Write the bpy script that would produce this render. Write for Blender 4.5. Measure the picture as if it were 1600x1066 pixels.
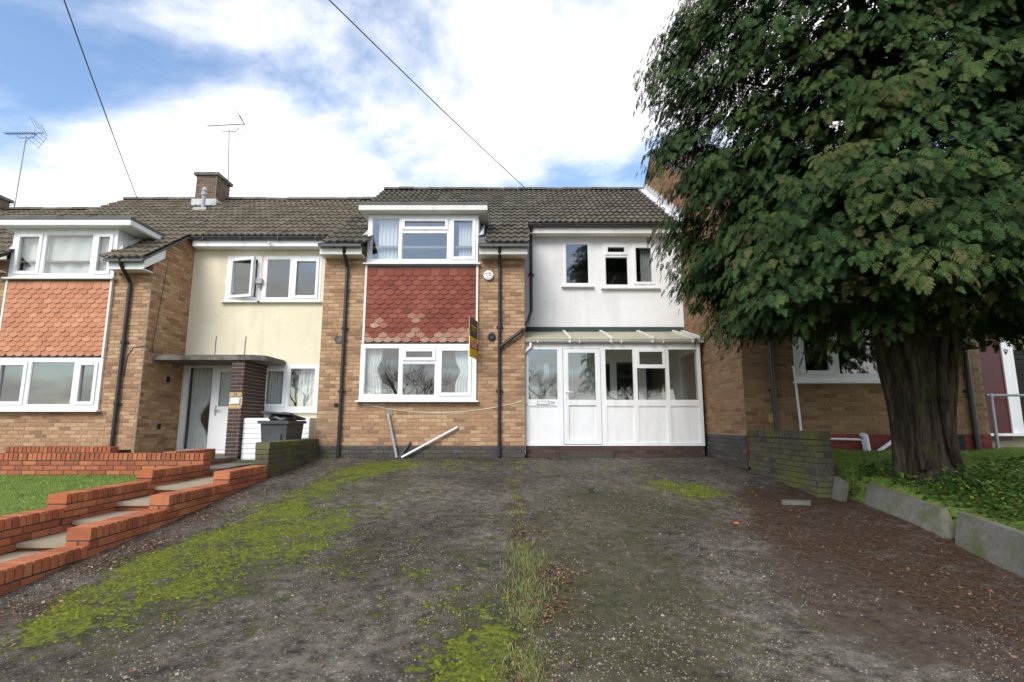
import bpy, math, random
import numpy as np
from mathutils import Vector, Matrix, noise as mnoise
R = math.radians
rng = random.Random(7)
nr = np.random.default_rng(11)
for o in list(bpy.data.objects): bpy.data.objects.remove(o)
S = bpy.context.scene
C = S.collection
# ------------------------------------------------------------------ camera
PITCH = R(8.85)
cam = bpy.data.cameras.new('camera'); co = bpy.data.objects.new('camera', cam); C.objects.link(co)
co.location = (0, 0, 1.6); co.rotation_euler = (R(90) + PITCH, 0, 0)
cam.sensor_width = 36; cam.lens = 36 * 830 / 1600; cam.clip_end = 2000; cam.clip_start = .05
S.camera = co
S.render.resolution_x = 1024; S.render.resolution_y = 682
S.view_settings.view_transform = 'Standard'; S.view_settings.look = 'None'
S.view_settings.exposure = 0.85; S.view_settings.gamma = 1
# ------------------------------------------------------------------ world and sun
SUN_EL, SUN_AZ = R(38), R(203)          # azimuth clockwise from +Y: behind the camera, to the left
W = bpy.data.worlds.new('World'); S.world = W; W.use_nodes = True
def world_nodes():
    nt = W.node_tree; N = nt.nodes; L = nt.links; N.clear()
    out = N.new('ShaderNodeOutputWorld')
    sky = N.new('ShaderNodeTexSky'); sky.sky_type = 'NISHITA'; sky.sun_disc = False
    sky.sun_elevation = SUN_EL; sky.sun_rotation = SUN_AZ; sky.air_density = 1.0; sky.dust_density = .4; sky.ozone_density = 2.0
    b1 = N.new('ShaderNodeBackground'); b1.inputs[1].default_value = .15
    L.new(sky.outputs[0], b1.inputs[0])
    b2 = N.new('ShaderNodeBackground'); b2.inputs[0].default_value = (1, .985, .97, 1)
    tc = N.new('ShaderNodeTexCoord'); sep = N.new('ShaderNodeSeparateXYZ'); L.new(tc.outputs['Generated'], sep.inputs[0])
    def m(op, a, b):
        n = N.new('ShaderNodeMath'); n.operation = op
        for i, q in enumerate((a, b)):
            if q is None: continue
            if isinstance(q, (int, float)): n.inputs[i].default_value = q
            else: L.new(q, n.inputs[i])
        return n.outputs[0]
    z = m('ADD', m('MAXIMUM', sep.outputs[2], 0.0), .22)
    cx = N.new('ShaderNodeCombineXYZ'); L.new(m('DIVIDE', sep.outputs[0], z), cx.inputs[0]); L.new(m('DIVIDE', sep.outputs[1], z), cx.inputs[1])
    mp = N.new('ShaderNodeMapping'); mp.inputs['Location'].default_value = CLOUD_OFF; mp.inputs['Rotation'].default_value = (0, 0, R(25)); mp.inputs['Scale'].default_value = (1.0, 1.5, 1)
    L.new(cx.outputs[0], mp.inputs[0])
    n1 = N.new('ShaderNodeTexNoise'); n1.inputs['Scale'].default_value = .95; n1.inputs['Detail'].default_value = 9; n1.inputs['Roughness'].default_value = .56; n1.inputs['Distortion'].default_value = .25
    L.new(mp.outputs[0], n1.inputs['Vector'])
    r = N.new('ShaderNodeValToRGB'); r.color_ramp.elements[0].position = .39; r.color_ramp.elements[1].position = .565
    r.color_ramp.interpolation = 'EASE'
    L.new(n1.outputs[0], r.inputs[0])
    # thicker cloud is brighter, thin cloud a little greyer
    n2 = N.new('ShaderNodeTexNoise'); n2.inputs['Scale'].default_value = 2.2; n2.inputs['Detail'].default_value = 5
    L.new(mp.outputs[0], n2.inputs['Vector'])
    st = m('ADD', m('MULTIPLY', n2.outputs[0], .5), .62)
    L.new(st, b2.inputs[1])
    mix = N.new('ShaderNodeMixShader'); L.new(r.outputs[0], mix.inputs[0]); L.new(b1.outputs[0], mix.inputs[1]); L.new(b2.outputs[0], mix.inputs[2])
    L.new(mix.outputs[0], out.inputs[0])
CLOUD_OFF = (2.6, 17.8, 0)
world_nodes()
sd = bpy.data.lights.new('sun', 'SUN'); so = bpy.data.objects.new('sun', sd); C.objects.link(so)
sd.energy = 1.7; sd.angle = R(28); sd.color = (1, .95, .87)
tosun = Vector((math.sin(SUN_AZ) * math.cos(SUN_EL), math.cos(SUN_AZ) * math.cos(SUN_EL), math.sin(SUN_EL)))
so.rotation_euler = tosun.to_track_quat('Z', 'Y').to_euler(); so.location = (-8, -12, 14)

# ------------------------------------------------------------------ measuring helpers (photo pixel -> place)
F = 830.; cP, sP = math.cos(PITCH), math.sin(PITCH)
def at(x, y, Y):
    u = (x - 800) / F; v = (533 - y) / F; d = cP - v * sP
    return Vector((Y * u / d, Y, 1.6 + Y * (sP + v * cP) / d))
def pix(p):
    X, Y, Z = p[0], p[1], p[2] - 1.6
    dz = Y * cP + Z * sP
    if dz < .1: return (-9999, -9999, 1)
    return (800 + F * X / dz, 533 - F * (Z * cP - Y * sP) / dz, dz)
PROF = [(-400, -.3), (-8, -.3), (-3, -.22), (0, 0), (4, .345), (6, .535), (8, .745), (10.6, .945), (12, .96), (400, .96)]
def gz(Y):
    return float(np.interp(Y, [a for a, _ in PROF], [b for _, b in PROF]))
def gpt(x, y):
    """photo pixel -> point on the drive"""
    v = (533 - y) / F; k = (sP + v * cP) / (cP - v * sP)
    lo, hi = .5, 11.
    for _ in range(40):
        mid = (lo + hi) / 2
        if 1.6 + k * mid > gz(mid): lo = mid
        else: hi = mid
    return at(x, y, lo)

# ------------------------------------------------------------------ object helpers
ORG = {}
def tag(o, label=None, cat=None, group=None, kind=None):
    if label: o['label'] = label
    if cat: o['category'] = cat
    if group: o['group'] = group
    if kind: o['kind'] = kind
    return o
def thing(name, label, cat, loc, group=None):
    o = bpy.data.objects.new(name, None); C.objects.link(o); o.location = loc; o.empty_display_size = .1
    ORG[o] = Vector(loc); return tag(o, label, cat, group)
class MB:
    def __init__(s): s.v = []; s.f = []; s.m = []; s.r = []
    def add(s, vs, fs, m=0, r=0.5):
        b = len(s.v); s.v += [tuple(v) for v in vs]
        for f in fs: s.f.append(tuple(b + i for i in f)); s.m.append(m); s.r.append(r)
        return s
    def hexa(s, p, m=0, r=.5):      # 0-3 bottom ring, 4-7 top ring
        return s.add(p, [(3, 2, 1, 0), (4, 5, 6, 7), (0, 1, 5, 4), (1, 2, 6, 5), (2, 3, 7, 6), (3, 0, 4, 7)], m, r)
    def box(s, x0, x1, y0, y1, z0, z1, m=0, r=.5):
        return s.hexa([(x0, y0, z0), (x1, y0, z0), (x1, y1, z0), (x0, y1, z0), (x0, y0, z1), (x1, y0, z1), (x1, y1, z1), (x0, y1, z1)], m, r)
    def prism(s, pts, a0, a1, axis='x', m=0):
        """closed polygon extruded along an axis; pts are the two other coordinates"""
        n = len(pts)
        def mk(p, a): return {'x': (a, p[0], p[1]), 'y': (p[0], a, p[1]), 'z': (p[0], p[1], a)}[axis]
        vs = [mk(p, a0) for p in pts] + [mk(p, a1) for p in pts]
        fs = [tuple(range(n - 1, -1, -1)), tuple(range(n, 2 * n))] + [(i, (i + 1) % n, n + (i + 1) % n, n + i) for i in range(n)]
        return s.add(vs, fs, m)
    def tube(s, pts, rad, n=8, m=0, cap=True, r=.5):
        pts = [Vector(p) for p in pts]; k = len(pts)
        rad = [rad] * k if isinstance(rad, (int, float)) else rad
        vs = []; ref = None
        for i, p in enumerate(pts):
            t = (pts[min(i + 1, k - 1)] - pts[max(i - 1, 0)]).normalized()
            if ref is None: ref = Vector((0, 0, 1)) if abs(t.z) < .9 else Vector((1, 0, 0))
            a = t.cross(ref).normalized(); b = a.cross(t).normalized(); ref = b
            for j in range(n):
                q = 2 * math.pi * j / n; vs.append(p + (a * math.cos(q) + b * math.sin(q)) * rad[i])
        fs = [(i * n + j, i * n + (j + 1) % n, (i + 1) * n + (j + 1) % n, (i + 1) * n + j) for i in range(k - 1) for j in range(n)]
        if cap: fs += [tuple(range(n - 1, -1, -1)), tuple((k - 1) * n + j for j in range(n))]
        return s.add(vs, fs, m, r)
    def lathe(s, c, prof, n=20, m=0, axis='z'):
        vs = []
        for (rr, h) in prof:
            for j in range(n):
                q = 2 * math.pi * j / n; a, b = rr * math.cos(q), rr * math.sin(q)
                vs.append((c[0] + a, c[1] + b, c[2] + h) if axis == 'z' else (c[0] + a, c[1] - h, c[2] + b))
        k = len(prof)
        fs = [(i * n + j, i * n + (j + 1) % n, (i + 1) * n + (j + 1) % n, (i + 1) * n + j) for i in range(k - 1) for j in range(n)]
        fs += [tuple(range(n - 1, -1, -1)), tuple((k - 1) * n + j for j in range(n))]
        return s.add(vs, fs, m)
    def build(s, name, mats, parent=None, loc=None, smooth=False, kind=None, label=None, cat=None, group=None):
        if not isinstance(mats, (list, tuple)): mats = [mats]
        if parent is not None: O = ORG[parent]
        elif loc is not None: O = Vector(loc)
        else:
            a = np.array(s.v); O = Vector(((a[:, 0].min() + a[:, 0].max()) / 2, (a[:, 1].min() + a[:, 1].max()) / 2, a[:, 2].min()))
        me = bpy.data.meshes.new(name)
        me.from_pydata([(v[0] - O.x, v[1] - O.y, v[2] - O.z) for v in s.v], [], s.f)
        for mt in mats: me.materials.append(mt)
        if len(mats) > 1: me.polygons.foreach_set('material_index', s.m)
        a = me.attributes.new('rnd', 'FLOAT', 'FACE'); a.data.foreach_set('value', s.r)
        if smooth: me.polygons.foreach_set('use_smooth', [True] * len(s.f))
        me.update()
        o = bpy.data.objects.new(name, me); C.objects.link(o)
        if parent is not None: o.parent = parent
        else: o.location = O
        ORG[o] = O
        return tag(o, label, cat, group, kind)
def np_mesh(name, V, Fc, rnd, mats, parent=None, loc=(0, 0, 0), kind=None, smooth=False):
    """big mesh from arrays: V (n,3), Fc (k,3 or 4)"""
    O = ORG[parent] if parent is not None else Vector(loc)
    me = bpy.data.meshes.new(name); k, c = Fc.shape
    me.vertices.add(len(V)); me.loops.add(k * c); me.polygons.add(k)
    me.vertices.foreach_set('co', (V - np.array(O)).astype(np.float32).ravel())
    me.loops.foreach_set('vertex_index', Fc.astype(np.int32).ravel())
    me.polygons.foreach_set('loop_start', np.arange(0, k * c, c, dtype=np.int32))
    me.polygons.foreach_set('loop_total', np.full(k, c, dtype=np.int32))
    if smooth: me.polygons.foreach_set('use_smooth', [True] * k)
    a = me.attributes.new('rnd', 'FLOAT', 'FACE'); a.data.foreach_set('value', rnd.astype(np.float32))
    for mt in (mats if isinstance(mats, (list, tuple)) else [mats]): me.materials.append(mt)
    me.update(calc_edges=True); me.validate()
    o = bpy.data.objects.new(name, me); C.objects.link(o)
    if parent is not None: o.parent = parent
    else: o.location = O
    ORG[o] = O
    if kind: o['kind'] = kind
    return o

# ------------------------------------------------------------------ pieces (bricks, tiles, boards): up to 300 as objects, the rest joined
PCACHE = {}
def score(p):
    x, y, d = pix(p)
    if not (-20 < x < 1620 and -20 < y < 1086): return -d
    if x > 1075 and y < 545: return -d           # behind the big conifer
    if 1385 < x < 1510: return -d
    return 100 - d
def pieces(parent, name, items, mat, limit=300, plural=None):
    """items: (key, MB made at the origin, 4x4 world matrix, rnd)"""
    O = ORG[parent]
    items = sorted(items, key=lambda it: -score(it[2].translation))
    for key, mb, mw, r in items[:limit]:
        q = int(r * 7.999); k = (name, key, q, mat.name)
        if k not in PCACHE:
            me = bpy.data.meshes.new(name); me.from_pydata(mb.v, [], mb.f); me.materials.append(mat)
            a = me.attributes.new('rnd', 'FLOAT', 'FACE'); a.data.foreach_set('value', [(q + .5) / 8] * len(mb.f)); me.update()
            PCACHE[k] = me
        o = bpy.data.objects.new(name, PCACHE[k]); C.objects.link(o); o.parent = parent
        m2 = mw.copy(); m2.translation = mw.translation - O; o.matrix_local = m2
    rest = items[limit:]
    if rest:
        big = MB()
        for key, mb, mw, r in rest:
            big.add([mw @ Vector(v) for v in mb.v], mb.f, 0, (int(r * 7.999) + .5) / 8)
        big.build(plural or name + 's', mat, parent, kind='stuff')
BK = {}
def brick_mb(l, h=.065, d=.034, proud=.006):
    k = (round(l, 3), h, d, proud)
    if k not in BK:
        b = MB(); e = .004; x0, x1 = -l / 2, l / 2
        # front face slightly smaller than the back: worn arrises
        b.add([(x0, 0, 0), (x1, 0, 0), (x1, 0, h), (x0, 0, h), (x0 + e, -proud, e), (x1 - e, -proud, e), (x1 - e, -proud, h - e), (x0 + e, -proud, h - e), (x0, d - proud, 0), (x1, d - proud, 0), (x1, d - proud, h), (x0, d - proud, h)],
              [(4, 5, 6, 7), (0, 1, 5, 4), (1, 2, 6, 5), (2, 3, 7, 6), (3, 0, 4, 7), (0, 8, 9, 1), (1, 9, 10, 2), (2, 10, 11, 3), (3, 11, 8, 0)])
        BK[k] = b
    return BK[k]
def sub_intervals(a, b, cuts):
    out = [(a, b)]
    for c0, c1 in cuts:
        nxt = []
        for p, q in out:
            if c1 <= p or c0 >= q: nxt.append((p, q)); continue
            if c0 > p: nxt.append((p, c0))
            if c1 < q: nxt.append((c1, q))
        out = nxt
    return out
def lay(P0, ang, length, z0, z1, openings=(), keep=None, phase=0, L=.225, H=.075, jit=.0012):
    """running bond on a vertical plane from P0 along angle ang; openings are (u0,u1,za,zb)"""
    U = Vector((math.cos(ang), math.sin(ang), 0)); Rz = Matrix.Rotation(ang, 4, 'Z'); it = []
    n = int(round((z1 - z0) / H))
    for k in range(n):
        z = z0 + k * H; off = ((k + phase) % 2) * L / 2
        u = -off
        while u < length - .02:
            a, b = max(0, u), min(length, u + L); u += L
            for (p, q) in sub_intervals(a, b, [(o[0], o[1]) for o in openings if o[2] < z + H * .6 and o[3] > z + H * .4]):
                if q - p < .05: continue
                l = round((q - p - .010) / .005) * .005
                c = Vector(P0) + U * ((p + q) / 2); c.z = z + .005
                if keep and not keep((p + q) / 2, z, c): continue
                nrm = U.cross(Vector((0, 0, 1)))
                mw = Rz.copy(); mw.translation = c + nrm * rng.uniform(-jit, jit) * 1.5
                it.append((round(l, 3), brick_mb(l), mw, rng.random()))
    return it
def coping(P0, ang, length, ztop, width=.215, over=0.0):
    """bricks on edge laid across a wall: centre line from P0"""
    it = []; n = max(1, int(round(length / .0765))); st = length / n; Rz = Matrix.Rotation(ang, 4, 'Z')
    U = Vector((math.cos(ang), math.sin(ang), 0))
    key = ('cop', round(st, 4), width)
    if key not in BK:
        b = MB(); h = .102; t = (st - .011) / 2; w = width / 2; e = .004
        b.hexa([(-t, -w, -h), (t, -w, -h), (t, w, -h), (-t, w, -h), (-t + e, -w + e, 0), (t - e, -w + e, 0), (t - e, w - e, 0), (-t + e, w - e, 0)])
        BK[key] = b
    for i in range(n):
        c = Vector(P0) + U * (st * (i + .5)); c.z = ztop + rng.uniform(-.002, .002)
        mw = Rz.copy() @ Matrix.Rotation(rng.uniform(-.03, .03), 4, 'Z') @ Matrix.Rotation(rng.uniform(-.025, .025), 4, 'Y'); mw.translation = c
        it.append((key, BK[key], mw, rng.random()))
    return it
def rect_minus(x0, x1, z0, z1, holes):
    """rectangles covering (x0,x1,z0,z1) minus holes"""
    zs = sorted({z0, z1, *[min(max(h[2], z0), z1) for h in holes], *[min(max(h[3], z0), z1) for h in holes]})
    out = []
    for a, b in zip(zs, zs[1:]):
        if b - a < 1e-5: continue
        m = (a + b) / 2
        for p, q in sub_intervals(x0, x1, [(h[0], h[1]) for h in holes if h[2] < m < h[3]]): out.append((p, q, a, b))
    return out

# ------------------------------------------------------------------ materials
def newmat(name):
    m = bpy.data.materials.new(name); m.use_nodes = True
    nt = m.node_tree; return m, nt, nt.nodes, nt.links, nt.nodes['Principled BSDF']
def pos(N): return N.new('ShaderNodeNewGeometry').outputs['Position']
def noise_n(N, L, vec, scale, detail=4, rough=.55):
    n = N.new('ShaderNodeTexNoise'); n.inputs['Scale'].default_value = scale; n.inputs['Detail'].default_value = detail; n.inputs['Roughness'].default_value = rough
    if vec is not None: L.new(vec, n.inputs['Vector'])
    return n.outputs[0]
def ramp_n(N, L, fac, els, interp='LINEAR'):
    r = N.new('ShaderNodeValToRGB'); r.color_ramp.interpolation = interp
    while len(r.color_ramp.elements) < len(els): r.color_ramp.elements.new(.5)
    for e, (p, c) in zip(r.color_ramp.elements, els): e.position = p; e.color = (c[0], c[1], c[2], 1) if hasattr(c, '__len__') else (c, c, c, 1)
    if fac is not None: L.new(fac, r.inputs[0])
    return r.outputs[0]
def mix_n(N, L, fac, a, b, mode='MIX'):
    n = N.new('ShaderNodeMix'); n.data_type = 'RGBA'; n.blend_type = mode
    for i, q in ((0, fac), (6, a), (7, b)):
        if isinstance(q, (int, float)): n.inputs[i].default_value = q
        elif isinstance(q, tuple): n.inputs[i].default_value = (*q, 1)
        else: L.new(q, n.inputs[i])
    return n.outputs[2]
def math_n(N, L, op, a, b=0.):
    n = N.new('ShaderNodeMath'); n.operation = op
    for i, q in enumerate((a, b)):
        if isinstance(q, (int, float)): n.inputs[i].default_value = q
        else: L.new(q, n.inputs[i])
    return n.outputs[0]
def bump_n(N, L, bsdf, h, strength, dist=.01):
    b = N.new('ShaderNodeBump'); b.inputs['Strength'].default_value = strength; b.inputs['Distance'].default_value = dist
    L.new(h, b.inputs['Height']); L.new(b.outputs[0], bsdf.inputs['Normal'])
def attr_n(N, name):
    a = N.new('ShaderNodeAttribute'); a.attribute_name = name; return a.outputs['Fac']
def M(name, cols, attr=False, nscale=30, namp=.35, bump=.3, bscale=60, rough=.85, spec=.3, stain=None, stain_scale=1.2, stain_lo=.55, stain_hi=.75, metal=0, bdist=.006, streak=False):
    """cols: colours along a ramp driven by the per-piece value (attr) or by broad noise"""
    m, nt, N, L, B = newmat(name); p = pos(N)
    fac = attr_n(N, 'rnd') if attr else noise_n(N, L, p, 1.7, 5)
    els = [(i / max(1, len(cols) - 1), c) for i, c in enumerate(cols)]
    if not attr: els = [(.3 + .4 * q, c) for q, c in els]
    col = ramp_n(N, L, fac, els) if len(cols) > 1 else None
    if col is None:
        rgb = N.new('ShaderNodeRGB'); rgb.outputs[0].default_value = (*cols[0], 1); col = rgb.outputs[0]
    v = ramp_n(N, L, noise_n(N, L, p, nscale, 6, .65), [(.25, 1 - namp), (.75, 1 + namp * .6)])
    col = mix_n(N, L, 1., col, v, 'MULTIPLY')
    if stain:
        sp_ = p
        if streak:
            mp_ = N.new('ShaderNodeMapping'); mp_.inputs['Scale'].default_value = (1, 1, .14); L.new(p, mp_.inputs[0]); sp_ = mp_.outputs[0]
        sf = ramp_n(N, L, noise_n(N, L, sp_, stain_scale, 7, .62), [(stain_lo, 0.), (stain_hi, 1.)])
        col = mix_n(N, L, sf, col, stain)
    L.new(col, B.inputs['Base Color']); B.inputs['Roughness'].default_value = rough; B.inputs['Specular IOR Level'].default_value = spec; B.inputs['Metallic'].default_value = metal
    if bump: bump_n(N, L, B, noise_n(N, L, p, bscale, 4, .6), bump, bdist)
    return m
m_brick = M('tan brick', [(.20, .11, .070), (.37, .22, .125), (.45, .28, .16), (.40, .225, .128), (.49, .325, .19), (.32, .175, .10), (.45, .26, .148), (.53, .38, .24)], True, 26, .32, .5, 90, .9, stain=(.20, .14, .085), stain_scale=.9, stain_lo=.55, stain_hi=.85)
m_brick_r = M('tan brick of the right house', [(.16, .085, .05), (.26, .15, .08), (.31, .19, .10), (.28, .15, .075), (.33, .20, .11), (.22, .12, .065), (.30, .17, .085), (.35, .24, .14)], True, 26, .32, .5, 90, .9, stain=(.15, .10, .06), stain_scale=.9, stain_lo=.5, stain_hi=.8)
m_mortar = M('sand mortar', [(.26, .20, .14), (.33, .27, .20)], nscale=60, bump=.4)
m_mortar_d = M('dark mortar', [(.055, .05, .042), (.09, .08, .066)], nscale=60, bump=.4)
m_mortar_l = M('pale mortar', [(.50, .46, .42), (.60, .56, .51)], nscale=60, bump=.4)
m_red = M('red garden brick', [(.24, .075, .04), (.38, .12, .05), (.33, .10, .045), (.45, .165, .075), (.28, .08, .042), (.40, .13, .05), (.36, .13, .07), (.43, .14, .055)], True, 40, .25, .4, 120, .85, stain=(.17, .075, .04), stain_scale=3.2, stain_lo=.52, stain_hi=.8)
m_blue = M('blue-grey plinth brick', [(.055, .05, .052), (.085, .078, .078), (.07, .062, .06), (.11, .10, .095)], True, 30, .35, .5, 90, .8, stain=(.085, .085, .04), stain_scale=1.6, stain_lo=.5, stain_hi=.72)
m_mossbrick = M('mossy dark brick', [(.075, .066, .052), (.11, .095, .07), (.055, .05, .042), (.13, .115, .085)], True, 30, .4, .6, 80, .9, stain=(.12, .125, .03), stain_scale=2.0, stain_lo=.44, stain_hi=.64)
m_darkbrick = M('dark brown brick', [(.06, .035, .032), (.085, .05, .042), (.05, .032, .032), (.10, .06, .05)], True, 30, .3, .4, 90, .75)
m_cream = M('cream painted render', [(.72, .66, .50), (.76, .70, .55)], nscale=9, namp=.06, bump=.25, bscale=140, rough=.9, stain=(.50, .45, .33), stain_scale=3.2, stain_lo=.52, stain_hi=.95, streak=True)
m_white = M('white painted render', [(.72, .73, .76), (.78, .79, .81)], nscale=9, namp=.06, bump=.3, bscale=150, rough=.9, stain=(.58, .58, .58), stain_scale=3.5, stain_lo=.5, stain_hi=.9, streak=True)
m_upvc = M('white upvc', [(.76, .77, .80), (.80, .81, .83)], nscale=6, namp=.05, bump=0, rough=.35, spec=.45, stain=(.60, .60, .56), stain_scale=5, stain_lo=.5, stain_hi=.88, streak=True)
m_paint = M('weathered white paint', [(.66, .64, .60), (.74, .73, .70)], nscale=14, namp=.12, bump=.2, bscale=50, rough=.6, stain=(.36, .30, .22), stain_scale=3.5, stain_lo=.6, stain_hi=.82)
m_black = M('black plastic', [(.016, .016, .018), (.024, .024, .026)], nscale=20, namp=.2, bump=0, rough=.38, spec=.5)
m_greypl = M('grey plastic', [(.33, .34, .36), (.40, .41, .43)], nscale=12, namp=.15, bump=0, rough=.45)
m_bin = M('dark grey bin plastic', [(.055, .06, .068), (.075, .08, .088)], nscale=12, namp=.2, bump=.1, bscale=200, rough=.5)
m_bag = M('black bin bag', [(.012, .012, .016), (.03, .03, .04)], nscale=12, namp=.2, bump=.8, bscale=18, rough=.28, spec=.6, bdist=.02)
m_tile = M('concrete roof tile', [(.105, .086, .064), (.155, .13, .096), (.13, .108, .078), (.19, .163, .124), (.115, .096, .072), (.165, .14, .104)], True, 18, .4, .5, 70, .95, stain=(.24, .23, .18), stain_scale=7, stain_lo=.63, stain_hi=.74)
m_tile_c = M('darker concrete roof tile', [(.072, .063, .054), (.11, .097, .08), (.092, .082, .066), (.14, .126, .105), (.082, .073, .06), (.118, .106, .086)], True, 18, .4, .5, 70, .95, stain=(.13, .13, .05), stain_scale=5, stain_lo=.58, stain_hi=.74)
m_hang = M('dark red hung tile', [(.145, .038, .027), (.225, .06, .038), (.19, .047, .031), (.27, .082, .054), (.175, .046, .034)], True, 22, .22, .35, 90, .75)
m_hangw = M('bleached hung tile', [(.36, .22, .16), (.30, .13, .09), (.42, .28, .20), (.33, .17, .12)], True, 22, .3, .35, 90, .85)
m_hango = M('orange hung tile', [(.41, .17, .095), (.50, .225, .13), (.46, .20, .115), (.56, .27, .165)], True, 22, .15, .3, 90, .75)
m_lead = M('lead flashing', [(.20, .215, .23), (.30, .31, .33)], nscale=20, namp=.2, bump=.2, rough=.5, metal=.3)
m_leadw = M('pale mortar flashing', [(.52, .53, .56), (.62, .63, .66)], nscale=20, namp=.25, bump=.4, rough=.8)
m_felt = M('grey roofing felt', [(.10, .10, .105), (.16, .16, .165)], nscale=30, namp=.3, bump=.3, rough=.95)
m_greenband = M('green flashing band', [(.035, .055, .055), (.055, .08, .078)], nscale=14, namp=.3, bump=.3, rough=.7)
m_poly = M('algae-stained roof sheet', [(.66, .64, .50), (.74, .72, .58)], nscale=12, namp=.2, bump=0, rough=.4, stain=(.05, .045, .03), stain_scale=11, stain_lo=.63, stain_hi=.70)
def polymat(m):
    nt = m.node_tree; N = nt.nodes; L = nt.links; B = N['Principled BSDF']; t = N.new('ShaderNodeBsdfTranslucent'); t.inputs[0].default_value = (.75, .73, .6, 1)
    mx = N.new('ShaderNodeMixShader'); mx.inputs[0].default_value = .42; L.new(B.outputs[0], mx.inputs[1]); L.new(t.outputs[0], mx.inputs[2]); L.new(mx.outputs[0], N['Material Output'].inputs[0])
polymat(m_poly)
m_conc = M('weathered concrete', [(.13, .122, .108), (.23, .215, .19)], nscale=25, namp=.4, bump=.6, rough=.95, stain=(.05, .048, .038), stain_scale=3.0, stain_lo=.46, stain_hi=.68)
m_slab = M('mossy concrete slab', [(.12, .118, .105), (.18, .175, .155)], nscale=25, namp=.3, bump=.6, rough=.95, stain=(.085, .10, .04), stain_scale=3.2, stain_lo=.46, stain_hi=.70)
m_step = M('dark mossy concrete', [(.05, .046, .04), (.08, .075, .06)], nscale=25, namp=.3, bump=.5, rough=.95, stain=(.06, .065, .02), stain_scale=3)
m_tread = M('paving slab', [(.28, .235, .17), (.36, .305, .225)], nscale=25, namp=.2, bump=.4, rough=.95, stain=(.17, .14, .10), stain_scale=3.0, stain_lo=.56, stain_hi=.78)
m_plaster = M('pale plaster', [(.34, .33, .31), (.40, .39, .37)], nscale=4, namp=.05, bump=0)
m_floor = M('dark carpet', [(.10, .08, .065), (.13, .10, .08)], bump=0)
m_curtain = M('white net curtain', [(.74, .74, .76), (.80, .80, .81)], nscale=8, namp=.06, bump=0, rough=.9)
m_curtaing = M('grey striped curtain', [(.36, .36, .37), (.52, .52, .53)], nscale=8, namp=.1, bump=0, rough=.9)
m_dark = M('near-black', [(.012, .012, .013)], bump=0, namp=.2, rough=.7)
m_steel = M('galvanised steel', [(.30, .32, .34), (.40, .42, .44)], nscale=20, namp=.25, bump=.1, rough=.5, metal=.5)
m_reddoor = M('dark red door paint with tree shade', [(.06, .006, .010), (.08, .008, .012)], nscale=6, namp=.1, bump=0, rough=.3, spec=.5)  # red made darker: the conifer's shade on the door is put into the colour
m_redpl = M('red painted plinth', [(.17, .035, .03), (.24, .055, .045)], True, 24, .3, .4, 90, .8)
m_yellow = M('yellow sign board', [(.80, .56, .01)], nscale=5, namp=.05, bump=0, rough=.4)
m_signred = M('red sign band', [(.52, .03, .025)], nscale=5, namp=.05, bump=0, rough=.4)
m_signbr = M('dark brown sign board', [(.055, .042, .032)], nscale=5, namp=.05, bump=0, rough=.4)
m_gold = M('gold lettering', [(.60, .46, .02)], nscale=5, namp=.05, bump=0, rough=.4)
m_ink = M('grey printed ink', [(.16, .18, .20)], nscale=5, namp=.05, bump=0, rough=.6)
m_tan = M('tan plaque', [(.46, .33, .16)], nscale=30, namp=.15, bump=0, rough=.7)
m_soil = M('dark soil', [(.035, .026, .02), (.065, .05, .038), (.05, .038, .028)], nscale=18, namp=.45, bump=1., bscale=35, rough=.98, bdist=.03)
m_earth = M('rough grassy ground', [(.045, .06, .022), (.075, .09, .032)], nscale=6, namp=.4, bump=.8, bscale=12, rough=.98, bdist=.04)
m_road = M('asphalt', [(.045, .045, .047), (.06, .06, .062)], nscale=80, namp=.3, bump=.4, rough=.95)
m_lawn = M('lawn soil', [(.10, .16, .03), (.15, .21, .045)], nscale=25, namp=.4, bump=.8, bscale=60, rough=.98, bdist=.02)
m_bark = M('cypress bark', [(.045, .034, .026), (.095, .074, .058), (.07, .052, .040)], nscale=9, namp=.45, bump=1., bscale=14, rough=.95, stain=(.10, .115, .02), stain_scale=2.0, stain_lo=.53, stain_hi=.68, bdist=.03)
def barkmat():
    m, nt, N, L, B = newmat('stringy cypress bark'); p = pos(N); mp = N.new('ShaderNodeMapping'); mp.inputs['Scale'].default_value = (1, 1, .13); L.new(p, mp.inputs[0])
    a = noise_n(N, L, mp.outputs[0], 22, 7, .7); b_ = noise_n(N, L, mp.outputs[0], 60, 4, .7)
    col = ramp_n(N, L, a, [(.30, (.018, .013, .010)), (.46, (.055, .041, .031)), (.6, (.11, .085, .066)), (.75, (.17, .14, .115))])
    g = ramp_n(N, L, noise_n(N, L, p, 2.2, 6, .65), [(.5, 0.), (.66, 1.)]); col = mix_n(N, L, math_n(N, L, 'MULTIPLY', g, .75), col, (.085, .10, .018))
    L.new(col, B.inputs['Base Color']); B.inputs['Roughness'].default_value = .95; B.inputs['Specular IOR Level'].default_value = .1
    bump_n(N, L, B, math_n(N, L, 'ADD', a, math_n(N, L, 'MULTIPLY', b_, .4)), 1., .06); return m
m_bark = barkmat()
m_bare = M('bare tree bark', [(.06, .05, .042), (.085, .07, .06)], bump=0, rough=.95)
m_leafdead = M('dead leaves', [(.12, .055, .035), (.20, .10, .055), (.09, .045, .035), (.26, .15, .085), (.15, .06, .035), (.32, .21, .13)], True, 40, .25, 0, rough=.8)
m_needle = M('fallen cypress needles', [(.065, .036, .021), (.10, .054, .03), (.045, .027, .018), (.17, .10, .058)], True, 40, .25, 0, rough=.9)
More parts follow.
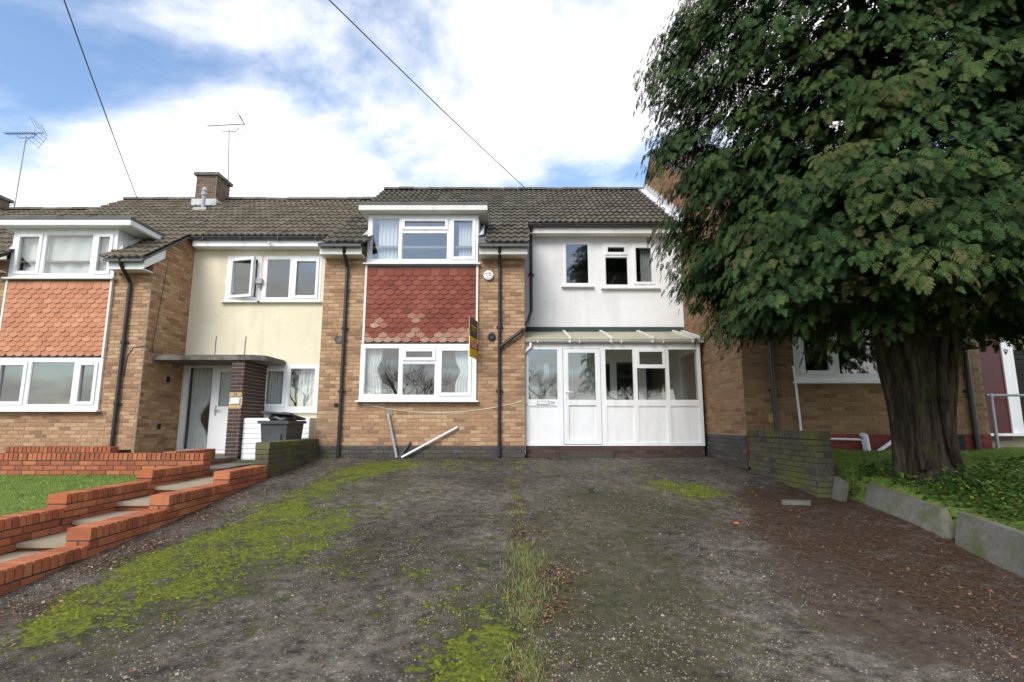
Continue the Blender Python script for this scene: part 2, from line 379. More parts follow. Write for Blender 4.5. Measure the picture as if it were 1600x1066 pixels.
def leafmat(name, cols, trans=.25, rough=.55, nscale=3, namp=.3, spec=.3):
    m, nt, N, L, B = newmat(name)
    fac = attr_n(N, 'rnd'); col = ramp_n(N, L, fac, [(i / (len(cols) - 1), c) for i, c in enumerate(cols)])
    v = ramp_n(N, L, noise_n(N, L, pos(N), nscale, 3), [(.3, 1 - namp), (.7, 1 + namp)])
    col = mix_n(N, L, 1., col, v, 'MULTIPLY'); L.new(col, B.inputs['Base Color']); B.inputs['Roughness'].default_value = rough; B.inputs['Specular IOR Level'].default_value = spec
    t = N.new('ShaderNodeBsdfTranslucent'); L.new(col, t.inputs[0])
    mx = N.new('ShaderNodeMixShader'); mx.inputs[0].default_value = trans; L.new(B.outputs[0], mx.inputs[1]); L.new(t.outputs[0], mx.inputs[2])
    L.new(mx.outputs[0], N['Material Output'].inputs[0]); return m
m_cyp = leafmat('cypress foliage', [(.016, .036, .013), (.029, .057, .020), (.022, .046, .018), (.043, .077, .026), (.058, .088, .024), (.084, .084, .037)], .18, .75, 2.2, .4, .08)
m_grass = leafmat('grass blades', [(.12, .22, .03), (.17, .28, .045), (.22, .32, .065), (.28, .32, .10)], .35)
m_grassdry = leafmat('dry and green grass', [(.12, .18, .04), (.26, .25, .11), (.38, .32, .18), (.13, .21, .04), (.18, .24, .06), (.30, .27, .14)], .3)
m_ivy = leafmat('broad green leaves', [(.025, .07, .014), (.045, .105, .02), (.075, .145, .028), (.13, .20, .04), (.26, .25, .03)], .25, .4, 4, .25, .45)
m_moss = leafmat('bright moss', [(.07, .092, .010), (.12, .145, .012), (.17, .19, .016), (.085, .09, .016)], .1, .95, 8, .35, .1)
def glassmat():
    m, nt, N, L, B = newmat('window glass'); N.remove(B)
    fr = N.new('ShaderNodeLayerWeight'); fr.inputs[0].default_value = .5
    f = math_n(N, L, 'ADD', math_n(N, L, 'MULTIPLY', math_n(N, L, 'POWER', fr.outputs['Facing'], 4.), .88), .12)
    tr = N.new('ShaderNodeBsdfTransparent'); tr.inputs[0].default_value = (.93, .95, .94, 1)
    gl = N.new('ShaderNodeBsdfGlossy'); gl.inputs['Roughness'].default_value = .015
    nz = noise_n(N, L, pos(N), 2.2, 1); bp = N.new('ShaderNodeBump'); bp.inputs['Strength'].default_value = .02; bp.inputs['Distance'].default_value = .05
    L.new(nz, bp.inputs['Height']); L.new(bp.outputs[0], gl.inputs['Normal'])
    mx = N.new('ShaderNodeMixShader'); L.new(f, mx.inputs[0]); L.new(tr.outputs[0], mx.inputs[1]); L.new(gl.outputs[0], mx.inputs[2])
    L.new(mx.outputs[0], N['Material Output'].inputs[0]); return m
m_glass = glassmat()
def frostmat():
    m, nt, N, L, B = newmat('frosted door glass')
    B.inputs['Base Color'].default_value = (.16, .19, .19, 1); B.inputs['Roughness'].default_value = .22; B.inputs['Specular IOR Level'].default_value = .8
    bump_n(N, L, B, noise_n(N, L, pos(N), 90, 2), .3, .004); return m
m_frost = frostmat()
def drivemat():
    m, nt, N, L, B = newmat('worn aggregate drive'); p = pos(N)
    n1 = noise_n(N, L, p, .9, 6, .6); n2 = noise_n(N, L, p, 9, 7, .7)
    base = ramp_n(N, L, n1, [(.34, (.030, .025, .020)), (.5, (.058, .049, .041)), (.68, (.098, .086, .073))])
    base = mix_n(N, L, 1., base, ramp_n(N, L, n2, [(.34, .28), (.66, 1.85)]), 'MULTIPLY')
    vo = N.new('ShaderNodeTexVoronoi'); vo.inputs['Scale'].default_value = 62; L.new(p, vo.inputs['Vector'])
    wn = N.new('ShaderNodeSeparateColor'); L.new(vo.outputs['Color'], wn.inputs[0])
    sp = math_n(N, L, 'MULTIPLY', ramp_n(N, L, vo.outputs['Distance'], [(.22, 1.), (.34, 0.)]), ramp_n(N, L, wn.outputs[0], [(.42, 0.), (.6, 1.)]))
    stone = ramp_n(N, L, wn.outputs[1], [(.0, (.12, .09, .065)), (.4, (.19, .165, .135)), (.8, (.30, .27, .225)), (1., (.48, .44, .37))])
    wear = ramp_n(N, L, noise_n(N, L, p, 1.6, 4), [(.43, .05), (.56, 1.)])
    grain = ramp_n(N, L, noise_n(N, L, p, 130, 3, .8), [(.3, .35), (.5, 1.), (.72, 1.9)])
    base = mix_n(N, L, 1., base, grain, 'MULTIPLY')
    base = mix_n(N, L, math_n(N, L, 'MULTIPLY', sp, wear), base, stone)
    v2 = N.new('ShaderNodeTexVoronoi'); v2.inputs['Scale'].default_value = 34; L.new(p, v2.inputs['Vector'])
    w2 = N.new('ShaderNodeSeparateColor'); L.new(v2.outputs['Color'], w2.inputs[0])
    s2 = math_n(N, L, 'MULTIPLY', ramp_n(N, L, v2.outputs['Distance'], [(.26, 1.), (.36, 0.)]), ramp_n(N, L, w2.outputs[0], [(.5, 0.), (.55, 1.)]))
    base = mix_n(N, L, math_n(N, L, 'MULTIPLY', s2, .8), base, ramp_n(N, L, w2.outputs[1], [(.0, (.022, .018, .016)), (.4, (.075, .066, .057)), (.75, (.15, .135, .115)), (1., (.30, .275, .235))]))
    # soil, needles and moss: masks of what lies on the surface
    fine = noise_n(N, L, p, 14, 7, .72); mid = noise_n(N, L, p, 3.2, 6, .65)
    def cover(name, lo, hi, w=.75):
        a = math_n(N, L, 'ADD', math_n(N, L, 'MULTIPLY', attr_n(N, name), 1.0), math_n(N, L, 'MULTIPLY', math_n(N, L, 'ADD', math_n(N, L, 'MULTIPLY', math_n(N, L, 'ADD', fine, mid), .5), -.5), w * 2.6))
        return ramp_n(N, L, a, [(lo, 0.), (hi, 1.)])
    soilc = ramp_n(N, L, fine, [(.35, (.028, .02, .015)), (.65, (.085, .062, .045))])
    base = mix_n(N, L, cover('soil', .40, .72, 1.3), base, soilc)
    litc = ramp_n(N, L, noise_n(N, L, p, 45, 5, .75), [(.32, (.020, .013, .009)), (.5, (.055, .033, .021)), (.68, (.105, .066, .042))])
    base = mix_n(N, L, cover('litter', .42, .76, 2.0), base, litc)
    film = ramp_n(N, L, fine, [(.35, (.022, .024, .008)), (.65, (.068, .068, .02))])
    base = mix_n(N, L, math_n(N, L, 'MULTIPLY', cover('film', .45, .95, 2.0), .6), base, film)
    mossc = ramp_n(N, L, noise_n(N, L, p, 30, 5, .7), [(.32, (.035, .045, .007)), (.5, (.085, .10, .011)), (.7, (.15, .165, .02))])
    mm = cover('moss', .58, .80, 2.4); base = mix_n(N, L, mm, base, mossc)
    L.new(base, B.inputs['Base Color']); B.inputs['Roughness'].default_value = .88; B.inputs['Specular IOR Level'].default_value = .25
    h = math_n(N, L, 'ADD', math_n(N, L, 'MULTIPLY', fine, .7), math_n(N, L, 'MULTIPLY', sp, .25)); h = math_n(N, L, 'ADD', h, math_n(N, L, 'MULTIPLY', mm, .5))
    bump_n(N, L, B, h, .8, .018); return m
m_drive = drivemat()

# ------------------------------------------------------------------ ground
xs = np.unique(np.concatenate([np.linspace(-400, -30, 12), np.linspace(-30, 30, 41), np.linspace(30, 400, 12)]))
ys = np.unique(np.concatenate([np.linspace(-400, -20, 12), np.linspace(-20, 30, 51), np.linspace(30, 400, 12)]))
def grid_mesh(name, xs, ys, zf, mat, kind='structure', attrs=None, smooth=True, loc=(0, 0, 0)):
    XX, YY = np.meshgrid(xs, ys); ZZ = zf(XX, YY); V = np.stack([XX, YY, ZZ], -1).reshape(-1, 3)
    nx, ny = len(xs), len(ys); i = np.arange(nx - 1)[None, :] + nx * np.arange(ny - 1)[:, None]
    Fc = np.stack([i, i + 1, i + 1 + nx, i + nx], -1).reshape(-1, 4)
    o = np_mesh(name, V, Fc, np.full(len(Fc), .5), mat, None, loc, kind, smooth)
    if attrs:
        for k, fn in attrs.items():
            a = o.data.attributes.new(k, 'FLOAT', 'POINT'); a.data.foreach_set('value', fn(XX, YY).astype(np.float32).ravel())
    return o
GZ = lambda Y: np.interp(Y, [a for a, _ in PROF], [b for _, b in PROF])
grid_mesh('ground', xs, ys, lambda X, Y: GZ(Y) - .07 - .38 * np.clip((-X - 2.3) / 1.4, 0, 1) * ((Y > 2) & (Y < 9)), m_earth)
# drive with masks of moss, soil and needles
def blobs(lst, mx=1.1, k=1., add=lambda X, Y: 0):
    B = [(gpt(x, y), r * k, w) for x, y, r, w in lst]
    return lambda X, Y: np.clip(add(X, Y) + sum(w * np.exp(-(((X - b.x) ** 2 + ((Y - b.y) * .8) ** 2) / (r * r))) for b, r, w in B), 0, mx)
moss_f = blobs([(600, 728, .45, 1.0), (545, 742, .45, .9), (500, 765, .4, .75), (440, 795, .4, .9), (400, 835, .42, 1.0), (345, 862, .4, 1.0), (285, 885, .35, .8), (235, 915, .33, .9), (165, 935, .3, .9), (95, 985, .25, .8), (300, 850, .22, .5), (480, 830, .3, .7), (560, 800, .35, .5), (320, 940, .25, .55), (470, 870, .3, .45), (760, 1000, .16, 1.0), (735, 1040, .2, .7), (690, 1030, .2, .5), (1090, 768, .42, 1.0), (1040, 755, .3, .5), (990, 735, .5, .35), (850, 725, .8, .25), (700, 725, .7, .45), (640, 900, .5, .25), (760, 940, .3, .4)], .92, 1.2)
film_f = blobs([(620, 760, 1.1, .7), (420, 850, 1.2, .7), (200, 950, .9, .8), (900, 800, 1.1, .65), (1020, 780, 1., .7), (760, 960, .5, .8), (900, 1000, .6, .75), (1010, 960, .7, .55), (1100, 1000, .6, .4), (700, 860, .8, .35), (560, 960, .5, .3), (950, 880, .9, .7)])
soil_f = blobs([(60, 950, .35, 1), (150, 880, .3, 1), (240, 850, .3, 1.), (300, 805, .4, 1.), (370, 770, .4, .8), (430, 735, .4, .8), (470, 722, .4, .8), (830, 1040, .22, 1), (850, 960, .22, 1), (840, 900, .25, 1), (820, 840, .25, .9), (812, 790, .25, .9), (808, 750, .3, .8), (870, 920, .25, .8), (1400, 960, .6, .9), (1560, 1000, .5, .9), (1300, 900, .6, .7), (1150, 830, .6, .5), (560, 715, .5, .5)], 1.1, 1., lambda X, Y: 1.0 * np.exp(-((X - .08 - .03 * np.sin(Y * 3)) / .06) ** 2))
lit_f = blobs([(1190, 775, .35, .9), (1240, 800, .5, 1.1), (1330, 820, .5, 1.1), (1400, 860, .45, 1.1), (1300, 860, .4, .8), (1480, 900, .4, 1.1), (1560, 940, .35, 1.1), (1600, 980, .3, 1.), (1210, 830, .4, .7), (1330, 770, .4, 1.1), (1270, 775, .4, 1.1), (1440, 930, .25, .7), (1400, 825, .25, 1.), (1460, 858, .25, 1.), (1545, 900, .22, 1.), (1595, 925, .22, 1.), (1350, 790, .25, 1.)], .72)
def drive_z(X, Y):
    z = GZ(Y) + .012 * np.sin(X * 2.1 + Y) * np.sin(Y * 1.3) + .05 * np.clip((X - 3.4) / .9, 0, 1) ** 1.5 * np.clip((7.6 - Y) / 1.2, 0, 1) * np.clip((Y - 4.6) / 1.2, 0, 1)
    return z - .018 * np.exp(-((X - .08) / .09) ** 2)
dx = np.linspace(-3.80, 4.6, 190); dy = np.linspace(1.0, 11.95, 250)
drive = grid_mesh('driveway', dx, dy, drive_z, m_drive, attrs={'moss': moss_f, 'film': film_f, 'soil': soil_f, 'litter': lit_f})
def dzf(x, y): return float(drive_z(np.array(x), np.array(y)))
b = MB(); b.box(-60, 60, -9.5, -3.6, -.4, -.205); b.build('road', m_road, kind='structure')
b = MB(); b.box(-60, 60, -3.6, -3.45, -.4, -.10); b.build('kerb', m_conc, kind='structure')

# ------------------------------------------------------------------ house building blocks
SL = .695; AL = math.atan(SL); CA, SA = math.cos(AL), math.sin(AL)
def tile_mb():
    b = MB(); n = 10; w = .30; l = .42; vs = []
    for i in range(n + 1):
        x = -w / 2 + w * i / n; z = .017 * math.cos(2 * math.pi * (x + w / 2) / (w / 2))
        vs += [(x, 0, .054 + z), (x, l, .012 + z), (x, .004, .016 + z)]
    fs = []
    for i in range(n):
        a = 3 * i; fs += [(a, a + 3, a + 4, a + 1), (a + 2, a + 5, a + 3, a)]
    b.add(vs, fs); return b
TILE = tile_mb()
MROOF = Matrix(((1, 0, 0, 0), (0, CA, -SA, 0), (0, SA, CA, 0), (0, 0, 0, 1)))
def roof(h, x0, x1, Yr, Zr, wing, mat, skip=None, limit=300, ridge=True, xmin=-99):
    """tiled slope from ridge (Yr,Zr); rows run down to the main eave and five more over the wing (x range)"""
    zf = lambda Y: Zr - SL * (Yr - Y)
    rf = MB(); ye = Yr - 3.34; yw = Yr - 4.72
    def slab(a, b_, y0, y1, t=.05):
        rf.hexa([(a, y0, zf(y0) - t), (b_, y0, zf(y0) - t), (b_, y1, zf(y1) - t), (a, y1, zf(y1) - t), (a, y0, zf(y0)), (b_, y0, zf(y0)), (b_, y1, zf(y1)), (a, y1, zf(y1))])
    if skip:
        sx0, sx1, sy = skip
        slab(x0, sx0, ye, sy); slab(sx1, x1, ye, sy); slab(x0, x1, sy, Yr)
        slab(wing[0], sx0, yw, ye); slab(sx1, wing[1], yw, ye)
    else:
        slab(x0, x1, ye, Yr); slab(wing[0], wing[1], yw, ye)
    # rear slope
    rf.hexa([(x0, Yr, Zr - .05), (x1, Yr, Zr - .05), (x1, Yr + 5.2, Zr - .05 - SL * 5.2), (x0, Yr + 5.2, Zr - .05 - SL * 5.2), (x0, Yr, Zr), (x1, Yr, Zr), (x1, Yr + 5.2, Zr - SL * 5.2), (x0, Yr + 5.2, Zr - SL * 5.2)])
    part = rf.build('roof', m_felt, h)
    n = int(round((x1 - x0) / .295)); st = (x1 - x0) / n; it = []
    for r in range(-5, 12):
        y = Yr - 4.03 * CA + r * .335 * CA
        for c in range(n):
            x = x0 + st * (c + .5)
            if x < xmin: continue
            if r < 0 and not (wing[0] - .02 < x < wing[1] + .02): continue
            ym = y + .16
            if skip and skip[0] - .02 < x < skip[1] + .02 and ym < skip[2]: continue
            mw = MROOF.copy(); mw = mw @ Matrix.Rotation(rng.gauss(0, .008), 4, 'Z') @ Matrix.Rotation(rng.gauss(0, .006), 4, 'X')
            mw.translation = (x + rng.gauss(0, .003), y, zf(y) + .002 + rng.gauss(0, .003)); it.append(('t', TILE, mw, rng.random()))
    pieces(part, 'roof_tile', it, mat, limit)
    if ridge:
        b = MB(); l = .44
        prof = [(math.cos(q) * .125, math.sin(q) * .11 - .03) for q in [math.pi * k / 6 for k in range(7)]]
        vs = [(0, a, z) for a, z in prof] + [(l - .012, a * .96, z * .96) for a, z in prof]
        b.add(vs, [(i, i + 1, 8 + i, 7 + i) for i in range(6)] + [tuple(range(6, -1, -1)), tuple(range(7, 14))])
        it = []; x = x0
        while x < x1 - .1:
            if x > xmin:
                mw = Matrix.Translation((x, Yr + .01, Zr + .035 + rng.gauss(0, .006))) @ Matrix.Rotation(rng.gauss(0, .012), 4, 'Y'); it.append(('r', b, mw, rng.random()))
            x += l
        pieces(part, 'ridge_tile', it, mat)
    return zf
def window(h, x0, x1, z0, z1, Y, lights, sill=True, mat=None, glass=None, name='window', open_i=None):
    """frame with lights (x0,x1,z0,z1,'fixed'|'sash'); front of frame at Y"""
    mat = mat or m_upvc
    fr = MB(); d = .07
    for (a, b_, c, e) in rect_minus(x0, x1, z0, z1, [(l[0], l[1], l[2], l[3]) for l in lights]): fr.box(a, b_, Y, Y + d, c, e)
    o = fr.build(name, mat, h)
    for i, l in enumerate(lights):
        a, b_, c, e, k = l; g = 0.
        if k == 'sash':
            s = MB(); g = .045
            for q in rect_minus(a - .018, b_ + .018, c - .018, e + .018, [(a + g, b_ - g, c + g, e - g)]): s.box(q[0], q[1], Y - .022, Y + .055, q[2], q[3])
            so_ = s.build('sash', mat, o)
            if open_i == i:
                P0 = Matrix.Translation((a, Y, 0) - ORG[h] if False else Vector((a, Y, 0)) - ORG[h]); so_.matrix_local = P0 @ Matrix.Rotation(R(-16), 4, 'Z') @ P0.inverted()
        else:
            s = MB()
            for q in rect_minus(a, b_, c, e, [(a + .012, b_ - .012, c + .012, e - .012)]): s.box(q[0], q[1], Y + .012, Y + .05, q[2], q[3])
            s.build('bead', mat, o); g = .012
        p = MB(); p.box(a + g, b_ - g, Y + .024, Y + .030, c + g, e - g); po = p.build('pane', glass or m_glass, o)
        if open_i == i: po.matrix_local = so_.matrix_local
        if k == 'sash' and open_i != i:
            p = MB(); p.box(b_ - .034, b_ - .014, Y - .034, Y - .0225, (c + e) / 2 - .05, (c + e) / 2 + .05) if False else None
    if sill:
        s = MB(); s.prism([(Y - .085, z0 - .038), (Y - .085, z0 - .008), (Y + .06, z0 - .0005), (Y + .06, z0 - .038)], x0 - .05, x1 + .05, 'x'); s.build('sill', mat, o)
    return o
def hung_tiles(h, x0, x1, z0, z1, Y, mat, weather=None, cols=12):
    b = MB(); b.box(x0 - .002, x1 + .002, Y + .012, Y + .06, z0, z1); part = b.build('tile_panel', m_felt, h)
    w = (x1 - x0) / cols; gap = .098; t = MB(); e = .034; l = .170
    # club tile with a pointed foot
    pts = [(-w / 2 + .003, l), (-w / 2 + .003, e), (-w * .19, 0), (w * .19, 0), (w / 2 - .003, e), (w / 2 - .003, l)]
    n = 6; vs = [(x, -.030 + .022 * z / l, z) for x, z in pts] + [(x, -.016 + .022 * z / l, z) for x, z in pts]
    t.add(vs, [tuple(range(n)), tuple(range(2 * n - 1, n - 1, -1))] + [(i, n + i, n + (i + 1) % n, (i + 1) % n) for i in range(n)])
    th = MB(); pts2 = [(-w / 4 + .002, l), (-w / 4 + .002, e * .55), (w / 4 - .002, e * .55), (w / 4 - .002, l)]
    vs = [(x, -.030 + .022 * z / l, z) for x, z in pts2] + [(x, -.016 + .022 * z / l, z) for x, z in pts2]
    th.add(vs, [(0, 1, 2, 3), (7, 6, 5, 4)] + [(i, 4 + i, 4 + (i + 1) % 4, (i + 1) % 4) for i in range(4)])
    rows = int((z1 - z0 - .05) / gap); ia, ib = [], []
    for r in range(rows):
        z = z0 + .01 + r * gap
        if z + l > z1 + .01: z = min(z, z1 - l)
        for c in range(cols + (r % 2)):
            half = (r % 2) and c in (0, cols)
            x = x0 + w * (c + .5) if not r % 2 else x0 + w * c + (w / 4 if c == 0 else (-w / 4 if c == cols else 0))
            mw = Matrix.Translation((x, Y + .012 + rng.uniform(-.002, .002), z + rng.gauss(0, .0015))) @ Matrix.Rotation(rng.gauss(0, .018), 4, 'Y') @ Matrix.Rotation(rng.gauss(0, .012), 4, 'X')
            wz = weather(x, z) if weather else 0
            (ib if rng.random() < wz else ia).append((('h' if half else 't') + str(round(w, 3)), th if half else t, mw, rng.random()))
    pieces(part, 'hung_tile', ia, mat); pieces(part, 'hung_tile', ib, m_hangw)
    return part
def pipe(h, pts, r=.036, mat=None, name='downpipe', joints=True, n=10):
    b = MB(); pts = [Vector(p) for p in pts]
    # rounded bends
    q = [pts[0]]
    for i in range(1, len(pts) - 1):
        a = (pts[i - 1] - pts[i]).normalized(); c = (pts[i + 1] - pts[i]).normalized(); d = min(.06, (pts[i - 1] - pts[i]).length * .4, (pts[i + 1] - pts[i]).length * .4)
        q += [pts[i] + a * d, pts[i] + (a + c) * d * .18, pts[i] + c * d]
    q.append(pts[-1]); b.tube(q, r, n)
    if joints:
        for i in range(len(pts) - 1):
            v = pts[i + 1] - pts[i]; L_ = v.length; k = int(L_ / 1.3)
            for j in range(1, k + 1):
                p = pts[i] + v * (j / (k + 1)); d = v.normalized() * .035; b.tube([p - d, p + d], r * 1.25, n)
                b.box(p.x - r * 2.0, p.x + r * 2.0, p.y + r * .4, p.y + r * 1.6, p.z - .018, p.z + .018)
    return b.build(name, mat or m_black, h, smooth=False)
def gutter(h, x0, x1, Y, Z, mat=None):
    b = MB(); r = .055
    pr = [(Y - r + r * math.cos(q), Z + r * math.sin(q) * 1.0) for q in [math.pi + math.pi * k / 6 for k in range(7)]]
    pr += [(Y - r + (r - .008) * math.cos(q), Z + (r - .008) * math.sin(q)) for q in [2 * math.pi - math.pi * k / 6 for k in range(7)]]
    b.prism(pr, x0, x1, 'x')
    x = x0 + .3
    while x < x1 - .05:
        b.box(x - .012, x + .012, Y - 2 * r - .006, Y - .002, Z - r - .007, Z + .006); x += .85
    return b.build('gutter', mat or m_black, h)
def curtain(x0, x1, z0, z1, Y, label, mat=None, swell=0., tie=None, group=None):
    n = 36; b = MB(); vs = []; rows = 12
    for j in range(rows + 1):
        t = j / rows; z = z1 + (z0 - z1) * t
        for i in range(n + 1):
            u = i / n; xx = x0 + (x1 - x0) * u
            if tie: k = 1 - tie[1] * math.exp(-((t - tie[0]) / .16) ** 2); xx = x0 + (xx - x0) * k if tie[2] < 0 else x1 - (x1 - xx) * k
            vs.append((xx, Y + .03 * math.sin(u * n * .9 + .6 * math.sin(t * 3)) * (.6 + .4 * t), z))
    b.add(vs, [(j * (n + 1) + i, j * (n + 1) + i + 1, (j + 1) * (n + 1) + i + 1, (j + 1) * (n + 1) + i) for j in range(rows) for i in range(n)])
    return b.build('curtain', mat or m_curtain, smooth=True, label=label, cat='curtain', group=group)
def wall_core(b, x0, x1, z0, z1, Y, holes, t=.22, m=0):
    for q in rect_minus(x0, x1, z0, z1, holes): b.box(q[0], q[1], Y, Y + t, q[2], q[3], m)
def text_mb(txt, size, depth=.002):
    cu = bpy.data.curves.new('t', 'FONT'); cu.body = txt; cu.size = size; cu.align_x = 'CENTER'; cu.align_y = 'CENTER'; cu.extrude = depth / 2; cu.resolution_u = 2
    o = bpy.data.objects.new('t', cu); C.objects.link(o); dg = bpy.context.evaluated_depsgraph_get()
    me = bpy.data.meshes.new_from_object(o.evaluated_get(dg)); vs = [tuple(v.co) for v in me.vertices]; fs = [tuple(p.vertices) for p in me.polygons]
    bpy.data.objects.remove(o); bpy.data.curves.remove(cu); bpy.data.meshes.remove(me); return vs, fs
def text_part(txt, size, mw, mat, parent, name='lettering'):
    vs, fs = text_mb(txt, size); b = MB(); b.add([mw @ Vector(v) for v in vs], fs); return b.build(name, mat, parent)
def interior(h, x0, x1, yw, yr, yb, zg, z1f, zt, xs_):
    """plastered rooms behind the windows: rear wall, party walls, floors; yw wing front, yr recess front, xs_ wing side"""
    b = MB(); f = MB()
    b.box(x0, x1, yb, yb + .1, zg, zt); b.box(x0 + .002, x0 + .1, yr, yb - .002, zg + .001, zt - .002); b.box(x1 - .1, x1 - .002, yr + .25, yb - .002, zg + .001, zt - .002)
    b.box(x0 + .12, x1 - .12, yr + 2.6, yr + 2.7, zg + .002, zt - .4)
    f.box(x0 + .11, x1 - .11, yr + .23, yb - .003, zg - .1, zg); f.box(x0 + .24, xs_ - .24, yw + .23, yr + .229, zg - .1, zg - .001)
    f.box(x0 + .105, x1 - .105, yr + .23, yb - .004, z1f - .2, z1f); f.box(x0 + .24, xs_ - .24, yw + .23, yr + .228, z1f - .2, z1f - .001)
    b.box(x0 + .103, x1 - .103, yr + .23, yb - .005, zt - .06, zt - .05)
    b.build('room_lining', m_plaster, h); f.build('floor', m_floor, h)
GROUP_H = 'stepped terrace of brick houses'
# ================================================================== the centre house
H1 = thing('terraced_house', 'brick terraced house with dark red hung tiles, white render and lean-to porch', 'house', (0, 11, .95), GROUP_H)
YW, YR = 10.6, 11.92; X0, XW, X1 = -3.86, .257, 3.925
wl = MB(); BAY = (-2.985, -.715, 2.06, 5.2)
wall_core(wl, X0, XW, .9, 5.25, YW, [BAY]); wl.box(XW - .22, XW, YW + .221, YR, .9, 5.2); wl.box(X0, X0 + .22, YW + .221, YR, .9, 5.2)
wall1 = wl.build('brick_wall', m_mortar, H1)
it = lay((X0, YW, 0), 0, XW - X0, 1.175, 5.15, [(BAY[0] - X0, BAY[1] - X0, 2.02, 5.3), (.33, .345, 2.72, 2.80)])
it += lay((XW, YW, 0), R(90), YR - YW, 1.175, 5.2, phase=1)
pieces(wall1, 'brick', it, m_brick, plural='brickwork')
pl = lay((X0, YW - .012, 0), 0, XW - X0, .95, 1.175, phase=1)
b = MB(); b.box(X0, XW, YW - .010, YW + .01, .9, 1.172); plinth = b.build('plinth', m_mortar_d, H1); pieces(plinth, 'plinth_brick', pl, m_blue)
# white rendered recess
wl = MB(); W1 = (1.19, 1.835, 4.74, 5.80); W2 = (2.10, 3.36, 4.70, 5.80); IN = (.55, 1.4, 1.17, 3.12); IW = (1.72, 3.6, 1.95, 3.06)
wall_core(wl, XW + .0, X1, .9, 6.2, YR, [W1, W2, IN, IW]); wl.box(2.022, 2.03, YR - .004, YR - .0005, 3.8, 6.05)
wl.build('rendered_wall', m_white, H1)
window(H1, *W1, YR - .01, [(1.245, 1.78, 4.80, 5.745, 'fixed')])
window(H1, *W2, YR - .01, [(2.185, 2.665, 5.50, 5.71, 'sash'), (2.165, 2.69, 4.765, 5.43, 'fixed'), (2.83, 3.28, 4.79, 5.70, 'sash')])
window(H1, *IW, YR - .01, [(1.80, 2.25, 2.03, 2.98, 'sash'), (2.34, 2.85, 2.03, 2.98, 'fixed'), (2.96, 3.5, 2.03, 2.98, 'sash')], sill=True)
door = MB()
for q in rect_minus(IN[0], IN[1], IN[2], IN[3], [(.72, 1.23, 2.2, 2.95)]): door.box(q[0], q[1], YR + .04, YR + .09, q[2], q[3])
do = door.build('inner_door', m_upvc, H1); p = MB(); p.box(.72, 1.23, YR + .06, YR + .066, 2.2, 2.95); p.build('pane', m_glass, do)
# bay: ground window, hung tiles, dormer window
window(H1, -3.03, -.71, 2.06, 3.185, YW - .05, [(-2.945, -2.255, 2.165, 3.10, 'fixed'), (-2.165, -1.55, 2.865, 3.075, 'sash'), (-2.185, -1.53, 2.155, 2.785, 'fixed'), (-1.445, -.83, 2.165, 3.09, 'sash')])
def bleach(x, z):
    t = (z - 3.21) / .098
    return .92 if t < 1.5 else (.45 if t < 2.6 else (.5 if 3.4 < t < 5.6 and -2.2 < x < -1.75 else (.12 if t < 4.5 else 0)))
hung_tiles(H1, -2.965, -.735, 3.205, 4.80, YW - .05, m_hang, bleach, 12)
b = MB(); b.box(-3.01, -2.967, YW - .065, YW + .05, 3.188, 4.86); b.box(-.733, -.69, YW - .065, YW + .05, 3.188, 4.86); b.box(-3.01, -.69, YW - .055, YW + .05, 4.80, 4.858, 1)
b.build('bay_trim', [m_paint, m_lead], H1)
window(H1, -2.99, -.70, 4.862, 5.90, YW - .05, [(-2.905, -2.34, 4.945, 5.835, 'fixed'), (-2.275, -1.345, 5.60, 5.81, 'sash'), (-2.285, -1.335, 4.945, 5.515, 'fixed'), (-1.25, -.775, 4.955, 5.82, 'sash')], sill=True)
def dormer(h, x0, x1, zt, zb, Y, zf, fas, felt=m_felt, over=(.13, .17), front=.19):
    """flat-roofed dormer: window head at zb, roof top at zt"""
    yb = Y + (zt - zf(Y)) / SL + .1
    b = MB(); xa, xb = x0 - over[0], x1 + over[1]
    b.box(xa - .03, xb + .03, Y - front - .035, yb, zt - .0115, zt + .045, 1)                                            # felt deck
    b.box(xa - .012, xb + .012, Y - front - .02, Y - front, zt - .125, zt - .012)             # front fascia
    b.box(xa - .018, xa, Y - front - .001, yb, zt - .12, zt - .012); b.box(xb, xb + .018, Y - front - .001, yb, zt - .12, zt - .012)
    b.box(xa + .001, xb - .001, Y - front + .001, yb, zt - .14, zt - .118)                     # soffit
    b.box(x0, x1, Y - .02, Y + .06, zb, zt - .141)
    for xx in (x0, x1):
        s = -1 if xx == x0 else 1; a, c = (xx, xx + .06) if s < 0 else (xx - .06, xx)
        zs = zt - .15; y2 = Y + .07 + (zs - zf(Y + .07)) / SL
        b.prism([(Y + .07, zf(Y + .07) - .25), (Y + .07, zs), (y2, zs), (y2 - .1, zs - .25)], a, c, 'x')
        # stepped flashing at the foot of the cheek
        f0, f1 = (xx - .10, xx + .0) if s < 0 else (xx, xx + .10)
        b.hexa([(f0, Y + .02, zf(Y + .02) + .045), (f1, Y + .02, zf(Y + .02) + .07), (f1, y2, zf(y2) + .07), (f0, y2, zf(y2) + .045), (f0, Y + .02, zf(Y + .02) + .055), (f1, Y + .02, zf(Y + .02) + .16), (f1, y2, zf(y2) + .16), (f0, y2, zf(y2) + .055)], 2)
    b.build('dormer', [fas, felt, m_leadw], h)
zf1 = roof(H1, -3.78, 3.90, 14.9, 8.43, (-3.86, .34), m_tile_c, skip=(-3.02, -.68, 12.0))
dormer(H1, -3.0, -.69, 6.055, 5.90, YW - .05, zf1, m_paint)
